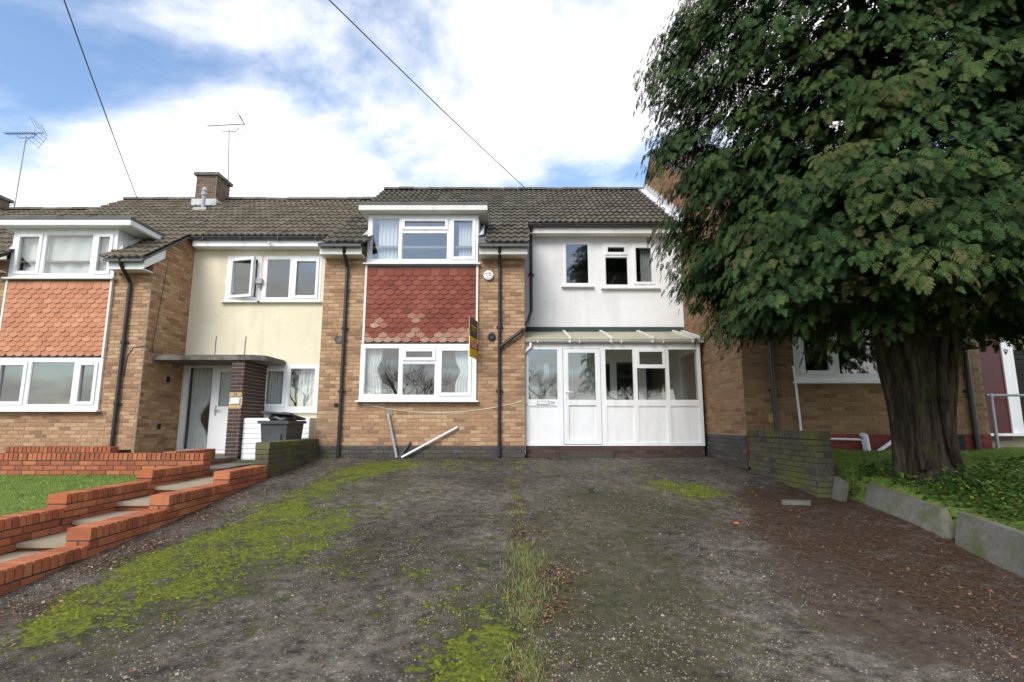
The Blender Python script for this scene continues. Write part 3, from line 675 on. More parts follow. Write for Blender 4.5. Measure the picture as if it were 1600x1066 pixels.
# eaves
def eaves(h, segs, zf, Yf, gm=None, fm=None):
    for (a, b_, y) in segs:
        z = zf(y); s = MB(); s.box(a, b_, y + .05, y + .075, z - .22, z - .035); s.box(a, b_, y + .076, y + .40, z - .22, z - .195); s.build('fascia', fm or m_paint, h)
        gutter(h, a - .01, b_ + .02, y + .048, z - .03)
eaves(H1, [(.345, 3.915, 11.60), (-3.87, -3.03, 10.24), (-.66, .31, 10.24)], zf1, 0)
b = MB(); b.box(.31, .334, 10.28, 11.66, 4.95, 5.15)
pipe(H1, [(-.25, 10.235, 5.15), (-.25, 10.3, 5.0), (-.25, YW - .06, 4.82), (-.25, YW - .06, .96)], .034)
pipe(H1, [(.44, 11.55, 6.08), (.44, 11.6, 6.0), (.44, YR - .06, 5.85), (.44, YR - .06, 4.15), (.33, 11.2, 3.72), (.2, 10.5, 3.45), (-.23, YW - .075, 3.13)], .034)
pipe(H1, [(-3.38, 10.235, 5.12), (-3.38, 10.3, 5.0), (-3.38, YW - .06, 4.78), (-3.38, YW - .06, .96)], .036)
interior(H1, X0, X1, YW, YR, 18.5, 1.17, 3.95, 6.25, XW)
# things on the wall
b = MB(); b.lathe((-.414, YW - .006, 3.342), [(.075, -.01), (.085, .02), (.078, .05), (.05, .055), (.045, .02), (.02, .018)], 20, 0, 'y'); b.build('flue_vent', m_black, H1)
b = MB(); b.box(-3.52, -3.44, YW - .012, YW - .006, 1.92, 2.0); b.build('air_brick', m_dark, H1)
b = MB(); b.lathe((-3.50, YW - .006, 3.28), [(.085, 0), (.085, .012), (.06, .014), (.055, .006), (.02, .005)], 16, 0, 'y'); b.build('old_flue_ring', m_conc, H1)
pipe(H1, [(-2.43, YW - .0, 1.78), (-2.43, YW - .07, 1.77), (-2.41, YW - .08, 1.70), (-2.23, YW - .09, .95)], .024, m_greypl, 'waste_pipe', False)
pipe(H1, [(-1.07, YW + .0, 1.53), (-1.09, YW - .06, 1.52), (-2.14, YW - .10, .955)], .022, m_upvc, 'waste_pipe', False)
pipe(H1, [(-1.98, YW - .03, 1.25), (-2.18, YW - .11, .955)], .022, m_bin, 'waste_pipe', False)
b = MB(); b.lathe((-2.43, YW - .006, 1.80), [(.085, 0), (.075, .012), (.02, .016)], 12, 0, 'y'); b.build('mortar_patch', m_mortar, H1)
b = MB(); pts = []
for i in range(25):
    t = i / 24; pts.append((-2.95 + 3.15 * t, YW - .012, 1.99 + .02 * t - .22 * 4 * t * (1 - t) * .9 + .03 * t))
b.tube(pts, .006, 5); b.build('cable', m_paint, H1)
# ================================================================== porch
PY = 10.75
PO = thing('porch', 'white lean-to glazed porch with half-glazed door and stained roof sheets', 'porch', (2.0, 11.3, .95))
PX0, PX1, PZ0, PZ1 = .262, 3.84, 1.165, 3.16
units = [(.335, .92), (1.03, 1.80), (1.90, 2.46), (2.54, 3.12), (3.19, 3.765)]
holes = [(.335, .92, 2.085, 3.10), (1.03, 1.80, 1.19, 3.12), (1.90, 2.46, 2.075, 3.10), (2.54, 3.12, 2.075, 3.10), (3.19, 3.765, 2.075, 3.10)] + [(a, c, 1.225, 1.955) for a, c in (units[0], units[2], units[3], units[4])]
b = MB()
for q in rect_minus(PX0, PX1, PZ0, PZ1, holes): b.box(q[0], q[1], PY, PY + .07, q[2], q[3])
for q in rect_minus(PY + .0705, YR - .002, PZ0, PZ1, [(PY + .16, YR - .1, 2.075, 3.08), (PY + .16, YR - .1, 1.23, 1.955)]): b.box(PX1 - .07, PX1, q[0], q[1], q[2], q[3])
pf = b.build('frame', m_upvc, PO)
for (a, c) in (units[0], units[2], units[3], units[4]):
    b = MB(); b.box(a, c, PY + .022, PY + .05, 1.225, 1.955)
    for q in rect_minus(a, c, 1.225, 1.955, [(a + .018, c - .018, 1.243, 1.937)]): b.box(q[0], q[1], PY + .010, PY + .0215, q[2], q[3])
    b.build('lower_panel', m_upvc, PO)
b = MB(); b.box(PX1 - .05, PX1 - .02, PY + .16, YR - .1, 1.23, 1.955); b.build('lower_panel', m_upvc, PO)
b = MB(); b.box(PX1 - .04, PX1 - .034, PY + .16, YR - .1, 2.075, 3.08); b.build('pane', m_glass, PO)
for i, (a, c) in enumerate(units):
    if i == 1: continue
    if i == 3:
        b = MB()
        for q in rect_minus(a, c, 2.715, 3.10, [(a + .05, c - .05, 2.79, 3.05)]): b.box(q[0], q[1], PY - .02, PY + .05, q[2], q[3])
        fl = b.build('top_light', m_upvc, PO); b = MB(); b.box(a + .05, c - .05, PY + .02, PY + .026, 2.79, 3.05); b.build('pane', m_glass, fl)
        b = MB(); b.box(a, c, PY + .02, PY + .026, 2.075, 2.714); b.build('pane', m_glass, PO)
    else:
        b = MB(); b.box(a, c, PY + .02, PY + .026, 2.085 if i == 0 else 2.075, 3.10); b.build('pane', m_glass, PO)
b = MB()
for q in rect_minus(1.04, 1.79, 1.20, 3.11, [(1.14, 1.69, 2.075, 3.03), (1.14, 1.69, 1.30, 1.965)]): b.box(q[0], q[1], PY - .015, PY + .055, q[2], q[3])
b.box(1.14, 1.69, PY + .015, PY + .04, 1.30, 1.965)
pd = b.build('door', m_upvc, PO)
b = MB(); b.box(1.14, 1.69, PY + .018, PY + .024, 2.075, 3.03); b.build('pane', m_glass, pd)
b = MB(); b.box(1.065, 1.10, PY - .024, PY - .0152, 2.08, 2.30); b.tube([(1.08, PY - .02, 2.23), (1.08, PY - .065, 2.23), (1.20, PY - .07, 2.225)], .010, 8); b.build('handle', m_upvc, pd)
b = MB(); b.box(.50, .755, PY - .010, PY - .0005, 1.975, 2.055); b.box(.52, .735, PY - .014, PY - .0105, 1.99, 2.04, 1); b.build('letterbox', [m_greypl, m_upvc], PO)
b = MB(); b.box(.765, .865, PY - .006, PY - .0005, 1.968, 2.062); b.build('number_plate', m_curtain, PO)
text_part('58', .085, Matrix.Translation((.815, PY - .0075, 2.013)) @ Matrix.Rotation(R(90), 4, 'X'), m_ink, PO, 'house_number')
# roof: sheet, glazing bars, gutter, band
zb_, zf_ = 3.66, 3.285; yb_, yf_ = YR - .005, PY - .13
sl = lambda y: zf_ + (zb_ - zf_) * (y - yf_) / (yb_ - yf_)
def rslab(b, x0, x1, y0, y1, o0, o1, m=0): b.hexa([(x0, y0, sl(y0) + o0), (x1, y0, sl(y0) + o0), (x1, y1, sl(y1) + o0), (x0, y1, sl(y1) + o0), (x0, y0, sl(y0) + o1), (x1, y0, sl(y0) + o1), (x1, y1, sl(y1) + o1), (x0, y1, sl(y1) + o1)], m)
edges = [PX0 - .02, 1.17, 2.01, 2.85, 3.66, PX1 + .03]
for a, c in zip(edges, edges[1:]):
    b = MB(); rslab(b, a + .003, c - .003, yf_, yb_, 0, .012); b.build('roof_sheet', m_poly, PO)
for x in edges[1:5] + [PX1 + .02]:
    b = MB(); rslab(b, x - .028, x + .028, yf_ - .01, yb_ - .02, .0125, .05); rslab(b, x - .02, x + .02, yf_, yb_ - .03, -.06, -.001); b.build('glazing_bar', m_paint, PO)
b = MB(); b.box(PX0 + .02, X1 - .02, YR - .03, YR - .0015, 3.63, 3.775); b.build('flashing_band', m_greenband, PO)
b = MB(); b.box(PX0, PX1, PY - .005, PY + .075, PZ1, 3.27); b.box(PX1 - .07, PX1, PY + .0755, YR - .003, PZ1, 3.27); b.build('head_rail', m_paint, PO)
go = gutter(PO, PX0 - .04, PX1 + .05, PY - .008, 3.285, m_paint)
pipe(PO, [(.38, PY - .06, 3.23), (.38, PY - .06, 3.13), (.245, PY - .06, 3.03), (.245, PY - .06, 1.0)], .03, m_paint, 'downpipe', True)
b = MB(); b.box(PX0 + .03, PX1 - .01, PY + .02, YR - .01, .88, 1.163); pb = b.build('base', m_mortar_d, PO)
pieces(pb, 'base_brick', lay((PX0 + .03, PY + .02, 0), 0, 3.53, .935, 1.16), m_darkbrick)
b = MB(); b.box(.93, 1.95, PY - .28, PY + .012, .90, 1.055); b.build('doorstep', m_step, PO)
# ================================================================== the left house (one step down the hill)
H2 = thing('terraced_house', 'brick terraced house with orange hung tiles and cream rendered recess', 'house', (-7.6, 11, .64), GROUP_H)
A0, AW, A1 = -11.5, -7.40, -3.87
wl = MB(); BAY2 = (-10.33, -8.18, 1.87, 4.9)
wall_core(wl, A0, AW, .55, 4.93, YW, [BAY2]); wl.box(A0, A0 + .22, YW + .221, YR, .55, 4.9)
wl.prism([(YW + .2205, .55), (YR, .55), (YR, 5.75), (YW + .2205, 4.92)], AW - .22, AW, 'x')
wall2 = wl.build('brick_wall', m_mortar, H2)
z2 = lambda Y: 8.12 - SL * (14.9 - Y)
it = lay((A0, YW, 0), 0, AW - A0, .64, 4.85, [(BAY2[0] - A0, BAY2[1] - A0, 1.83, 5.0)])
it += lay((AW, YW, 0), R(90), YR - YW, .64, 5.95, [(.75, .90, 2.46, 2.62), (.60, .75, 1.47, 1.62)], keep=lambda u, z, c: z + .075 < z2(c.y) - .06, phase=1)
pieces(wall2, 'brick', it, m_brick, plural='brickwork')
b = MB(); b.box(AW - .01, AW + .004, YW + .77, YW + .88, 2.48, 2.60); b.build('air_brick', m_dark, H2)
b = MB(); b.box(AW - .01, AW + .004, YW + .62, YW + .73, 1.49, 1.60); b.build('air_brick', m_dark, H2)
wl = MB(); V1 = (-6.60, -5.81, 4.38, 5.46); V2 = (-5.76, -4.41, 4.38, 5.46); VD = (-7.37, -6.08, .97, 2.93); VL = (-5.66, -4.33, 1.88, 2.92)
wall_core(wl, AW, A1 + .01, .55, 5.9, YR, [V1, V2, VD, VL]); wl.build('rendered_wall', m_cream, H2)
window(H2, *V1, YR - .01, [(-6.50, -5.90, 4.47, 5.37, 'sash')], open_i=0)
window(H2, *V2, YR - .01, [(-5.68, -5.14, 4.46, 5.38, 'fixed'), (-5.03, -4.49, 4.47, 5.37, 'sash')])
window(H2, *VL, YR - .01, [(-5.55, -5.08, 1.99, 2.81, 'sash'), (-4.99, -4.42, 1.97, 2.83, 'fixed')])
window(H2, -10.35, -8.17, 1.87, 2.905, YW - .05, [(-10.23, -9.68, 1.99, 2.80, 'sash'), (-9.59, -8.73, 1.97, 2.82, 'fixed'), (-8.63, -8.27, 1.99, 2.80, 'sash')])
hung_tiles(H2, -10.30, -8.21, 2.925, 4.51, YW - .05, m_hango, None, 12)
b = MB(); b.box(-10.345, -10.302, YW - .065, YW + .05, 2.908, 4.55); b.box(-8.208, -8.165, YW - .065, YW + .05, 2.908, 4.55); b.box(-10.345, -8.165, YW - .055, YW + .05, 4.51, 4.549, 1); b.build('bay_trim', [m_paint, m_lead], H2)
window(H2, -10.33, -8.165, 4.553, 5.57, YW - .05, [(-10.22, -9.73, 4.65, 5.47, 'sash'), (-9.64, -8.68, 4.64, 5.48, 'fixed'), (-8.58, -8.27, 4.65, 5.47, 'sash')])
zf2 = roof(H2, -11.45, -3.79, 14.9, 8.12, (-11.5, -7.34), m_tile, skip=(-10.37, -8.13, 12.0))
dormer(H2, -10.34, -8.16, 5.735, 5.57, YW - .05, zf2, m_upvc, over=(.17, .36))
eaves(H2, [(-7.30, -3.88, 11.60), (-8.1, -7.40, 10.24), (-11.5, -10.4, 10.24)], zf2, 0, None, m_upvc)
b = MB(); zA = zf2(10.28); zB = zf2(10.85)
b.hexa([(-7.385, 10.27, zA - .24), (-7.36, 10.27, zA - .24), (-7.36, 10.87, zB - .24), (-7.385, 10.87, zB - .24), (-7.385, 10.27, zA - .04), (-7.36, 10.27, zA - .04), (-7.36, 10.87, zB - .04), (-7.385, 10.87, zB - .04)]); b.build('bargeboard', m_upvc, H2)
pipe(H2, [(-7.80, 10.19, 4.86), (-7.80, 10.25, 4.72), (-7.80, YW - .06, 4.45), (-7.80, YW - .06, .75)], .038)
interior(H2, A0, A1, YW, YR, 18.5, .97, 3.6, 5.9, AW)
# glazed side panel and door
b = MB()
for q in rect_minus(VD[0], VD[1], VD[2], VD[3], [(-7.28, -6.74, 1.05, 2.85), (-6.66, -6.14, 1.03, 2.86)]): b.box(q[0], q[1], YR + .02, YR + .09, q[2], q[3])
sc = b.build('door_screen', m_upvc, H2); p = MB(); p.box(-7.28, -6.74, YR + .05, YR + .056, 1.05, 2.85); p.build('pane', m_glass, sc)
b = MB()
for q in rect_minus(-6.655, -6.145, 1.035, 2.855, [(-6.56, -6.23, 1.98, 2.76)]): b.box(q[0], q[1], YR + .01, YR + .07, q[2], q[3])
b.box(-6.57, -6.22, YR + .004, YR + .0095, 1.15, 1.82)
fd = b.build('front_door', m_upvc, H2); p = MB(); p.box(-6.56, -6.23, YR + .04, YR + .046, 1.98, 2.76); p.build('pane', m_frost, fd)
p = MB(); p.tube([(-6.60, YR + .005, 1.9), (-6.60, YR - .05, 1.9), (-6.48, YR - .055, 1.9)], .011, 8); p.box(-6.62, -6.585, YR - .002, YR + .0098, 1.78, 2.0); p.build('handle', m_greypl, fd)
# canopy and dark brick pier
b = MB(); b.prism([(-7.395, 10.86), (-5.40, 10.86), (-5.12, 11.02), (-5.10, 11.915), (-7.395, 11.915)], 2.90, 2.985, 'z'); b.prism([(-7.394, 10.89), (-5.41, 10.89), (-5.15, 11.04), (-5.13, 11.914), (-7.394, 11.914)], 2.9905, 3.01, 'z'); b.build('canopy', m_conc, H2)
b = MB(); b.box(-5.78, -5.52, 10.92, 11.915, .7, 2.898); pier = b.build('pier', m_mortar_l, H2)
pieces(pier, 'pier_brick', lay((-5.79, 10.912, 0), 0, .28, .95, 2.87, [(.0, .28, 2.15, 2.25), (.0, .28, 1.90, 2.13)]) + lay((-5.512, 10.92, 0), R(90), .99, .95, 2.87, phase=1), m_darkbrick)
b = MB(); b.box(-5.775, -5.525, 10.898, 10.9115, 2.155, 2.235); pq = b.build('number_plaque', m_tan, H2); text_part('56', .075, Matrix.Translation((-5.65, 10.8965, 2.195)) @ Matrix.Rotation(R(90), 4, 'X'), m_dark, pq)
b = MB(); b.box(-5.74, -5.56, 10.89, 10.9115, 2.0, 2.12); b.box(-5.76, -5.58, 10.885, 10.8895, 2.0, 2.035); b.build('wall_plaque', [m_paint], H2)
b = MB(); b.box(-5.775, -5.525, 10.90, 10.9115, 1.905, 1.985); b.build('pale_block', m_tan, H2)
for k in range(9):
    b = MB(); z = .80 + k * .102; b.hexa([(-5.50, 11.0, z), (-4.15, 11.0, z), (-4.15, 11.9, z), (-5.50, 11.9, z), (-5.50, 11.012, z + .099), (-4.15, 11.012, z + .099), (-4.15, 11.9, z + .099), (-5.50, 11.9, z + .099)]); b.build('cladding_board', m_upvc, H2)
b = MB(); b.box(-5.90, -5.74, YR - .10, YR - .03, 4.78, 4.90); b.tube([(-5.8, YR - .02, 4.74), (-5.8, YR - .08, 4.70)], .03, 8); b.build('security_light', m_greypl, H2)
b = MB(); b.tube([(-5.52, 11.60, 5.66), (-5.5, 11.50, 5.62)], .035, 10); b.build('security_camera', m_curtain, H2)
for (x, h_) in ((-6.72, .5), (-6.05, .5)):
    b = MB(); b.tube([(x, YR - .01, 3.07), (x, YR - .012, 3.07 + h_ * .78), (x + .01, YR - .02, 3.07 + h_)], .006, 5); b.build('cable_stub', m_bin, H2)
b = MB(); b.tube([(AW + .008, YW + .42, 5.05), (AW + .01, YW + .30, 4.0), (AW + .01, YW + .20, 3.12), (AW + .012, YW + .26, 3.03)], .008, 5)
b.tube([(-7.75, YW - .012, 2.55), (-7.72, YW - .012, 2.95), (-7.62, YW - .012, 3.12), (-7.41, YW - .012, 3.14), (AW + .012, YW + .18, 3.06)], .008, 5); b.build('cable', m_black, H2)
# chimney
def chimney(h, x0, x1, y0, y1, z0, z1):
    b = MB(); b.box(x0, x1, y0, y1, z0, z1); st = b.build('chimney', m_mortar, h)
    it = lay((x0, y0, 0), 0, x1 - x0, z0 + .1, z1) + lay((x1, y0, 0), R(90), y1 - y0, z0 + .1, z1, phase=1)
    pieces(st, 'chimney_brick', it, m_chim)
    b = MB(); b.box(x0 - .06, x1 + .06, y0 - .06, y1 + .06, z1 + .002, z1 + .09); b.build('cap', m_conc, st)
    b = MB(); b.lathe(((x0 + x1) / 2 + .05, (y0 + y1) / 2, z1 + .091), [(.13, 0), (.13, .06), (.16, .065), (.16, .09), (.05, .13)], 14); b.build('pot', m_chimpot, st)
    b = MB(); b.box(x0 - .06, x1 + .06, y0 - .05, y0 + .0, z0 + .05, z0 + .30); b.box(x1, x1 + .05, y0 + .001, y1, z0 + .05, z0 + .30); b.build('flashing', m_leadw, st)
m_chim = M('sooty brown brick', [(.13, .09, .07), (.17, .12, .09), (.10, .07, .055), (.20, .145, .11)], True, 26, .3, .5, 90, .9)
m_chimpot = M('terracotta pot', [(.20, .11, .075), (.25, .15, .10)], bump=.2)
chimney(H2, -9.02, -8.44, 14.3, 15.0, 7.6, 8.62)
b = MB(); b.lathe((-8.52, 13.9, 7.38), [(.05, 0), (.05, .45), (.075, .46), (.075, .55), (.055, .56), (.075, .60), (.03, .70)], 12); b.box(-8.7, -8.34, 13.75, 14.02, 7.36, 7.44); b.build('flue_pipe', m_greypl, H2)
# ================================================================== the house farther left, only its roof in view
H3 = thing('terraced_house', 'lowest terraced house at the far left, only its tiled roof and chimney showing', 'house', (-15.3, 11, .33), GROUP_H)
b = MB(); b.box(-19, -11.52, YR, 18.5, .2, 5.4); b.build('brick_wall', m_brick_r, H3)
zf3 = roof(H3, -19.1, -11.46, 14.9, 7.81, (-19.1, -15.0), m_tile, limit=120)
eaves(H3, [(-14.95, -11.5, 11.60)], zf3, 0)
chimney(H3, -15.6, -14.95, 14.3, 15.0, 7.2, 8.1)
# ================================================================== the right house, standing forward
H4 = thing('terraced_house', 'brick house behind the conifer with red plinth and tall gable', 'house', (8, 10, 1.15), GROUP_H)
QY = 9.05; RX0, RXW, RX1 = 3.932, 8.03, 11.6
z4 = lambda Y: 9.13 - SL * (14.0 - Y) if Y < 14.0 else 9.13 - SL * (Y - 14.0)
RWN = (4.83, 6.86, 2.31, 3.55)
wl = MB(); wall_core(wl, RX0, RXW, .9, 5.5, QY, [RWN])
wl.prism([(QY + .2205, .9), (18.9, .9), (18.9, z4(18.9) - .06), (14.0, z4(14.0) - .06), (QY + .2205, z4(QY + .22) - .06)], RX0, RX0 + .22, 'x')
wl.box(RXW - .22, RXW, QY + .221, 10.4, .9, 5.5); wl.box(RXW - .22, RX1, 10.401, 10.62, .9, 6.3)
wall4 = wl.build('brick_wall', m_mortar, H4)
it = lay((RX0, QY, 0), 0, RXW - RX0, 1.43, 5.4, [(RWN[0] - RX0, RWN[1] - RX0, 2.27, 3.6)])
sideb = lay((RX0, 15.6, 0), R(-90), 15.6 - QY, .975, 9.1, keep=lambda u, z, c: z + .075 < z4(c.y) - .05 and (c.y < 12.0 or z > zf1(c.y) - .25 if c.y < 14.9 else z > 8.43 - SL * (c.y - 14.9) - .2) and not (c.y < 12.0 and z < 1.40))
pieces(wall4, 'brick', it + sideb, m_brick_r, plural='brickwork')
b = MB(); b.box(RX0 - .010, RX0 + .01, QY + .0, 11.9, .85, 1.40); pp = b.build('side_plinth', m_mortar_d, H4); pieces(pp, 'plinth_brick', lay((RX0 - .012, 11.9, 0), R(-90), 2.85, .95, 1.40), m_blue)
b = MB(); b.box(RX0 + .0, RXW, QY - .008, QY + .01, 1.0, 1.425); pp = b.build('red_plinth', m_redpl, H4); pieces(pp, 'plinth_brick', lay((RX0, QY - .010, 0), 0, RXW - RX0, 1.13, 1.43), m_redpl)
window(H4, *RWN, QY - .03, [(4.95, 5.47, 2.45, 3.42, 'sash'), (5.58, 6.75, 2.43, 3.45, 'fixed')])
it = lay((RXW, 10.4, 0), 0, 3.4, 1.2, 6.2, [(.9, 2.1, 1.0, 3.3)]); pieces(wall4, 'brick', it, m_brick_r, limit=0, plural='recess_brickwork')
b = MB(); b.box(8.95, 9.58, 10.33, 10.395, 1.3, 3.3); b.build('red_door', m_reddoor, H4)
b = MB(); b.box(9.58, 9.80, 10.30, 10.395, 1.42, 3.3); b.box(9.0, 10.0, 10.22, 10.395, 1.37, 1.419); b.build('door_frame', m_upvc, H4)
for k in range(16):
    b = MB(); z = 1.45 + k * .1; b.box(9.82, 11.2, 10.34, 10.37, z, z + .085); b.build('dark_board', m_dark, H4)
zf4 = roof(H4, 3.90, 11.6, 14.0, 9.13, (3.90, 8.1), m_tile_c, limit=0)
eaves(H4, [(3.93, 8.1, 9.34 - .0)], zf4, 0)
fl = MB()
for k in range(15):
    y = 11.55 + k * .228; z = zf1(y)
    fl.hexa([(3.90, y, z + .03), (3.926, y, z + .03), (3.926, y + .226, z + .03 + .158), (3.90, y + .226, z + .03 + .158), (3.90, y, z + .30), (3.926, y, z + .30), (3.926, y + .226, z + .315), (3.90, y + .226, z + .315)])
fl.build('stepped_flashing', m_leadw, H4)
b = MB(); y0, y1 = 11.5, 14.9
b.hexa([(3.74, y0, zf1(y0) + .05), (3.90, y0, zf1(y0) + .08), (3.90, y1, zf1(y1) + .08), (3.74, y1, zf1(y1) + .05), (3.74, y0, zf1(y0) + .065), (3.90, y0, zf1(y0) + .10), (3.90, y1, zf1(y1) + .10), (3.74, y1, zf1(y1) + .065)]); b.build('valley_flashing', m_leadw, H4)
pipe(H4, [(4.42, QY - .06, 5.2), (4.42, QY - .06, 1.15)], .036)
pipe(H4, [(7.74, QY - .06, 5.2), (7.74, QY - .06, 1.13)], .042)
pipe(H4, [(4.80, QY + .0, 2.56), (4.80, QY - .04, 2.55), (4.84, QY - .045, 1.35)], .02, m_upvc, 'waste_pipe', False)
pipe(H4, [(5.0, QY - .05, 1.355), (5.84, QY - .05, 1.34), (5.86, QY - .05, 1.15)], .02, m_upvc, 'waste_pipe', False)
pipe(H4, [(5.86, QY + .0, 1.41), (5.88, QY - .07, 1.40), (5.90, QY - .08, 1.12)], .045, m_upvc, 'waste_pipe', False)
pipe(H4, [(6.58, QY + .0, 1.44), (6.5, QY - .06, 1.42), (6.02, QY - .12, 1.14)], .03, m_upvc, 'waste_pipe', False)
b = MB(); b.box(7.3, 7.52, QY - .08, QY - .009, 1.16, 1.42); b.build('meter_box', m_dark, H4)
b = MB(); b.box(4.32, 4.40, QY - .0125, QY - .0095, 1.62, 1.76); b.build('air_brick', m_tan, H4)
b = MB(); b.box(RX0 + .23, RX1, 13, 13.1, 1.2, 6); b.box(RX0 + .23, RXW - .23, QY + .3, 13, 1.1, 1.2); b.box(RX0 + .23, RXW - .23, QY + .3, 13, 3.8, 3.9); b.box(RX0 + .225, RX0 + .24, QY + .3, 13, 1.2, 3.8); b.box(RXW - .24, RXW - .225, QY + .3, 13, 1.2, 3.8); b.build('room_lining', m_plaster, H4)
HR = thing('handrail', 'grey galvanised handrail post and rail beside the red door', 'handrail', (8.53, 9.5, 1.17))
b = MB(); b.tube([(8.53, 9.5, 1.17), (8.53, 9.5, 2.08)], .028, 10); b.lathe((8.53, 9.5, 2.06), [(.04, 0), (.04, .06), (.02, .075)], 10); b.lathe((8.53, 9.5, 1.165), [(.07, 0), (.07, .012)], 10); b.build('post', m_steel, HR)
b = MB(); b.tube([(8.45, 9.5, 2.10), (10.6, 9.5, 2.10)], .022, 8); b.tube([(10.55, 9.5, 2.10), (10.55, 9.5, 1.17)], .028, 8); b.build('rail', m_steel, HR)

# ------------------------------------------------------------------ curtains
curtain(-2.93, -2.62, 2.17, 3.10, YW + .10, 'white net curtain gathered at the left of the ground-floor bay window', tie=(.45, .3, -1))
curtain(-1.15, -.85, 2.17, 3.10, YW + .10, 'white net curtain at the right of the ground-floor bay window', tie=(.5, .35, 1))
curtain(-2.80, -2.38, 4.92, 5.85, YW + .10, 'white net curtain behind the left pane of the dormer over the red tiles')
curtain(-1.12, -.80, 4.92, 5.85, YW + .10, 'white net curtain behind the right pane of the dormer over the red tiles')
curtain(3.02, 3.30, 4.75, 5.72, YR + .15, 'grey striped curtain at the right of the upstairs window in the white wall', m_curtaing)
curtain(-7.26, -6.78, 1.02, 2.88, YR + .15, 'long pale curtain swept aside behind the glazed panel beside the front door', tie=(.62, .5, -1))
curtain(-5.55, -5.22, 1.95, 2.85, YR + .15, 'pale curtain behind the left pane of the window over the white boards')
curtain(-4.85, -4.44, 1.95, 2.85, YR + .15, 'pale curtain behind the right pane of the window over the white boards')
curtain(-10.2, -8.3, 4.62, 5.47, YW + .10, 'white net curtain across the dormer window over the orange tiles')
b = MB(); b.box(2.62, 3.0, 11.35, 11.6, 1.17, 1.3); b.box(3.22, 3.40, 11.2, 11.45, 1.17, 2.42); b.build('tall_box', m_tan, label='brown box standing in the porch behind the right pane', cat='box')

# ------------------------------------------------------------------ things fixed to the houses
A = thing('alarm_box', 'round white burglar alarm box on the brick beside the dormer', 'alarm box', (-.48, YW, 4.5))
b = MB(); b.lathe((-.48, YW - .006, 4.61), [(.105, 0), (.11, .03), (.10, .055), (.06, .068)], 10, 0, 'y'); b.build('cover', m_curtain, A)
b = MB()
for (x, z, w, h_) in ((-.052, .032, .026, .022), (-.016, .032, .026, .018), (.024, .032, .04, .028), (-.045, -.01, .014, .024), (.022, -.012, .02, .02), (.048, -.012, .016, .022), (-.015, -.035, .018, .014)): b.box(-.48 + x - w / 2, -.48 + x + w / 2, YW - .0755, YW - .0735, 4.61 + z - h_ / 2, 4.61 + z + h_ / 2)
b.build('printed_mark', m_ink, A)
SG = thing('estate_agent_board', 'dark and yellow estate agent board with red band projecting from the wall', 'sign', (-.75, 10.3, 2.87))
pA = Vector((-.70, 10.585, 0)); pB = Vector((-.815, 9.99, 0)); dv = (pB - pA); nv = Vector((-dv.y, dv.x, 0)).normalized(); nv = nv if nv.x > 0 else -nv
def board(z0, z1, mat, name, off=0., th=.012):
    b = MB(); a0 = pA + nv * off; a1 = pB + nv * off; c0 = a0 + nv * th; c1 = a1 + nv * th
    b.hexa([(a0.x, a0.y, z0), (a1.x, a1.y, z0), (c1.x, c1.y, z0), (c0.x, c0.y, z0), (a0.x, a0.y, z1), (a1.x, a1.y, z1), (c1.x, c1.y, z1), (c0.x, c0.y, z1)]); return b.build(name, mat, SG)
board(2.87, 3.64, m_paint, 'backing', -.006, .006); board(2.872, 3.262, m_yellow, 'yellow_panel', .0005); board(3.262, 3.638, m_signbr, 'dark_panel', .0005); board(3.04, 3.185, m_signred, 'red_band', .0128, .002)
U3 = (-dv).normalized(); MT = Matrix(((U3.x, 0, nv.x, 0), (U3.y, 0, nv.y, 0), (0, 1, 0, 0), (0, 0, 0, 1)))
def sgn(txt, size, z, mat, off=.0158):
    m = MT.copy(); m.translation = (pA + pB) / 2 + nv * off + Vector((0, 0, z)); text_part(txt, size, m, mat, SG)
sgn('TO LET', .155, 3.112, m_curtain)
b = MB()
for (z, w, h_) in ((3.46, .40, .035), (3.40, .30, .02), (2.95, .2, .016)):
    c = (pA + pB) / 2 + nv * .0135; e = U3 * w / 2; q = nv * .001
    b.hexa([c - e + Vector((0, 0, z)), c + e + Vector((0, 0, z)), c + e + q + Vector((0, 0, z)), c - e + q + Vector((0, 0, z)), c - e + Vector((0, 0, z + h_)), c + e + Vector((0, 0, z + h_)), c + e + q + Vector((0, 0, z + h_)), c - e + q + Vector((0, 0, z + h_))])
b.build('gold_lettering', m_gold, SG)
def aerial(base, top, boomL, boomR, label, Y):
    T = thing('tv_aerial', label, 'aerial', base, 'television aerials on the chimneys')
    b = MB(); b.tube([base, top], .018, 8); b.tube([base + Vector((-.35, .1, .25)), base + Vector((.02, 0, .28))], .012, 5); b.build('mast', m_greypl, T)
    bm = MB(); dl = Vector(boomL) - Vector(boomR); bm.tube([boomL, boomR], .012, 6); bm.tube([Vector(top) + Vector((-.28, 0, .02)), Vector(top) + Vector((-.2, 0, -.06)), Vector(top) + Vector((.2, 0, -.06)), Vector(top) + Vector((.3, 0, .08))], .010, 5); bm.build('boom', m_bin, T)
    e = MB()
    for k in range(12):
        p = Vector(boomL).lerp(Vector(boomR), .02 + .066 * k); e.tube([p + Vector((.04, -.16, -.04)), p + Vector((-.04, .16, .04))], .006, 4)
    e.build('elements', m_bin, T)
    g = MB(); c = Vector(boomR) + Vector((-.1, 0, 0))
    for sgn_ in (1, -1):
        for k in range(4):
            q = c + Vector((.04 - .10 * k * .6 + .1 * (sgn_ < 0) * 0, 0, sgn_ * (.05 + .10 * k))); g.tube([q + Vector((.06, -.25, 0)), q + Vector((-.06, .25, 0))], .006, 4)
        for s2 in (-.2, .2): g.tube([c + Vector((.04, s2, sgn_ * .03)), c + Vector((-.2, s2, sgn_ * .42))], .006, 4)
    g.build('reflector', m_bin, T)
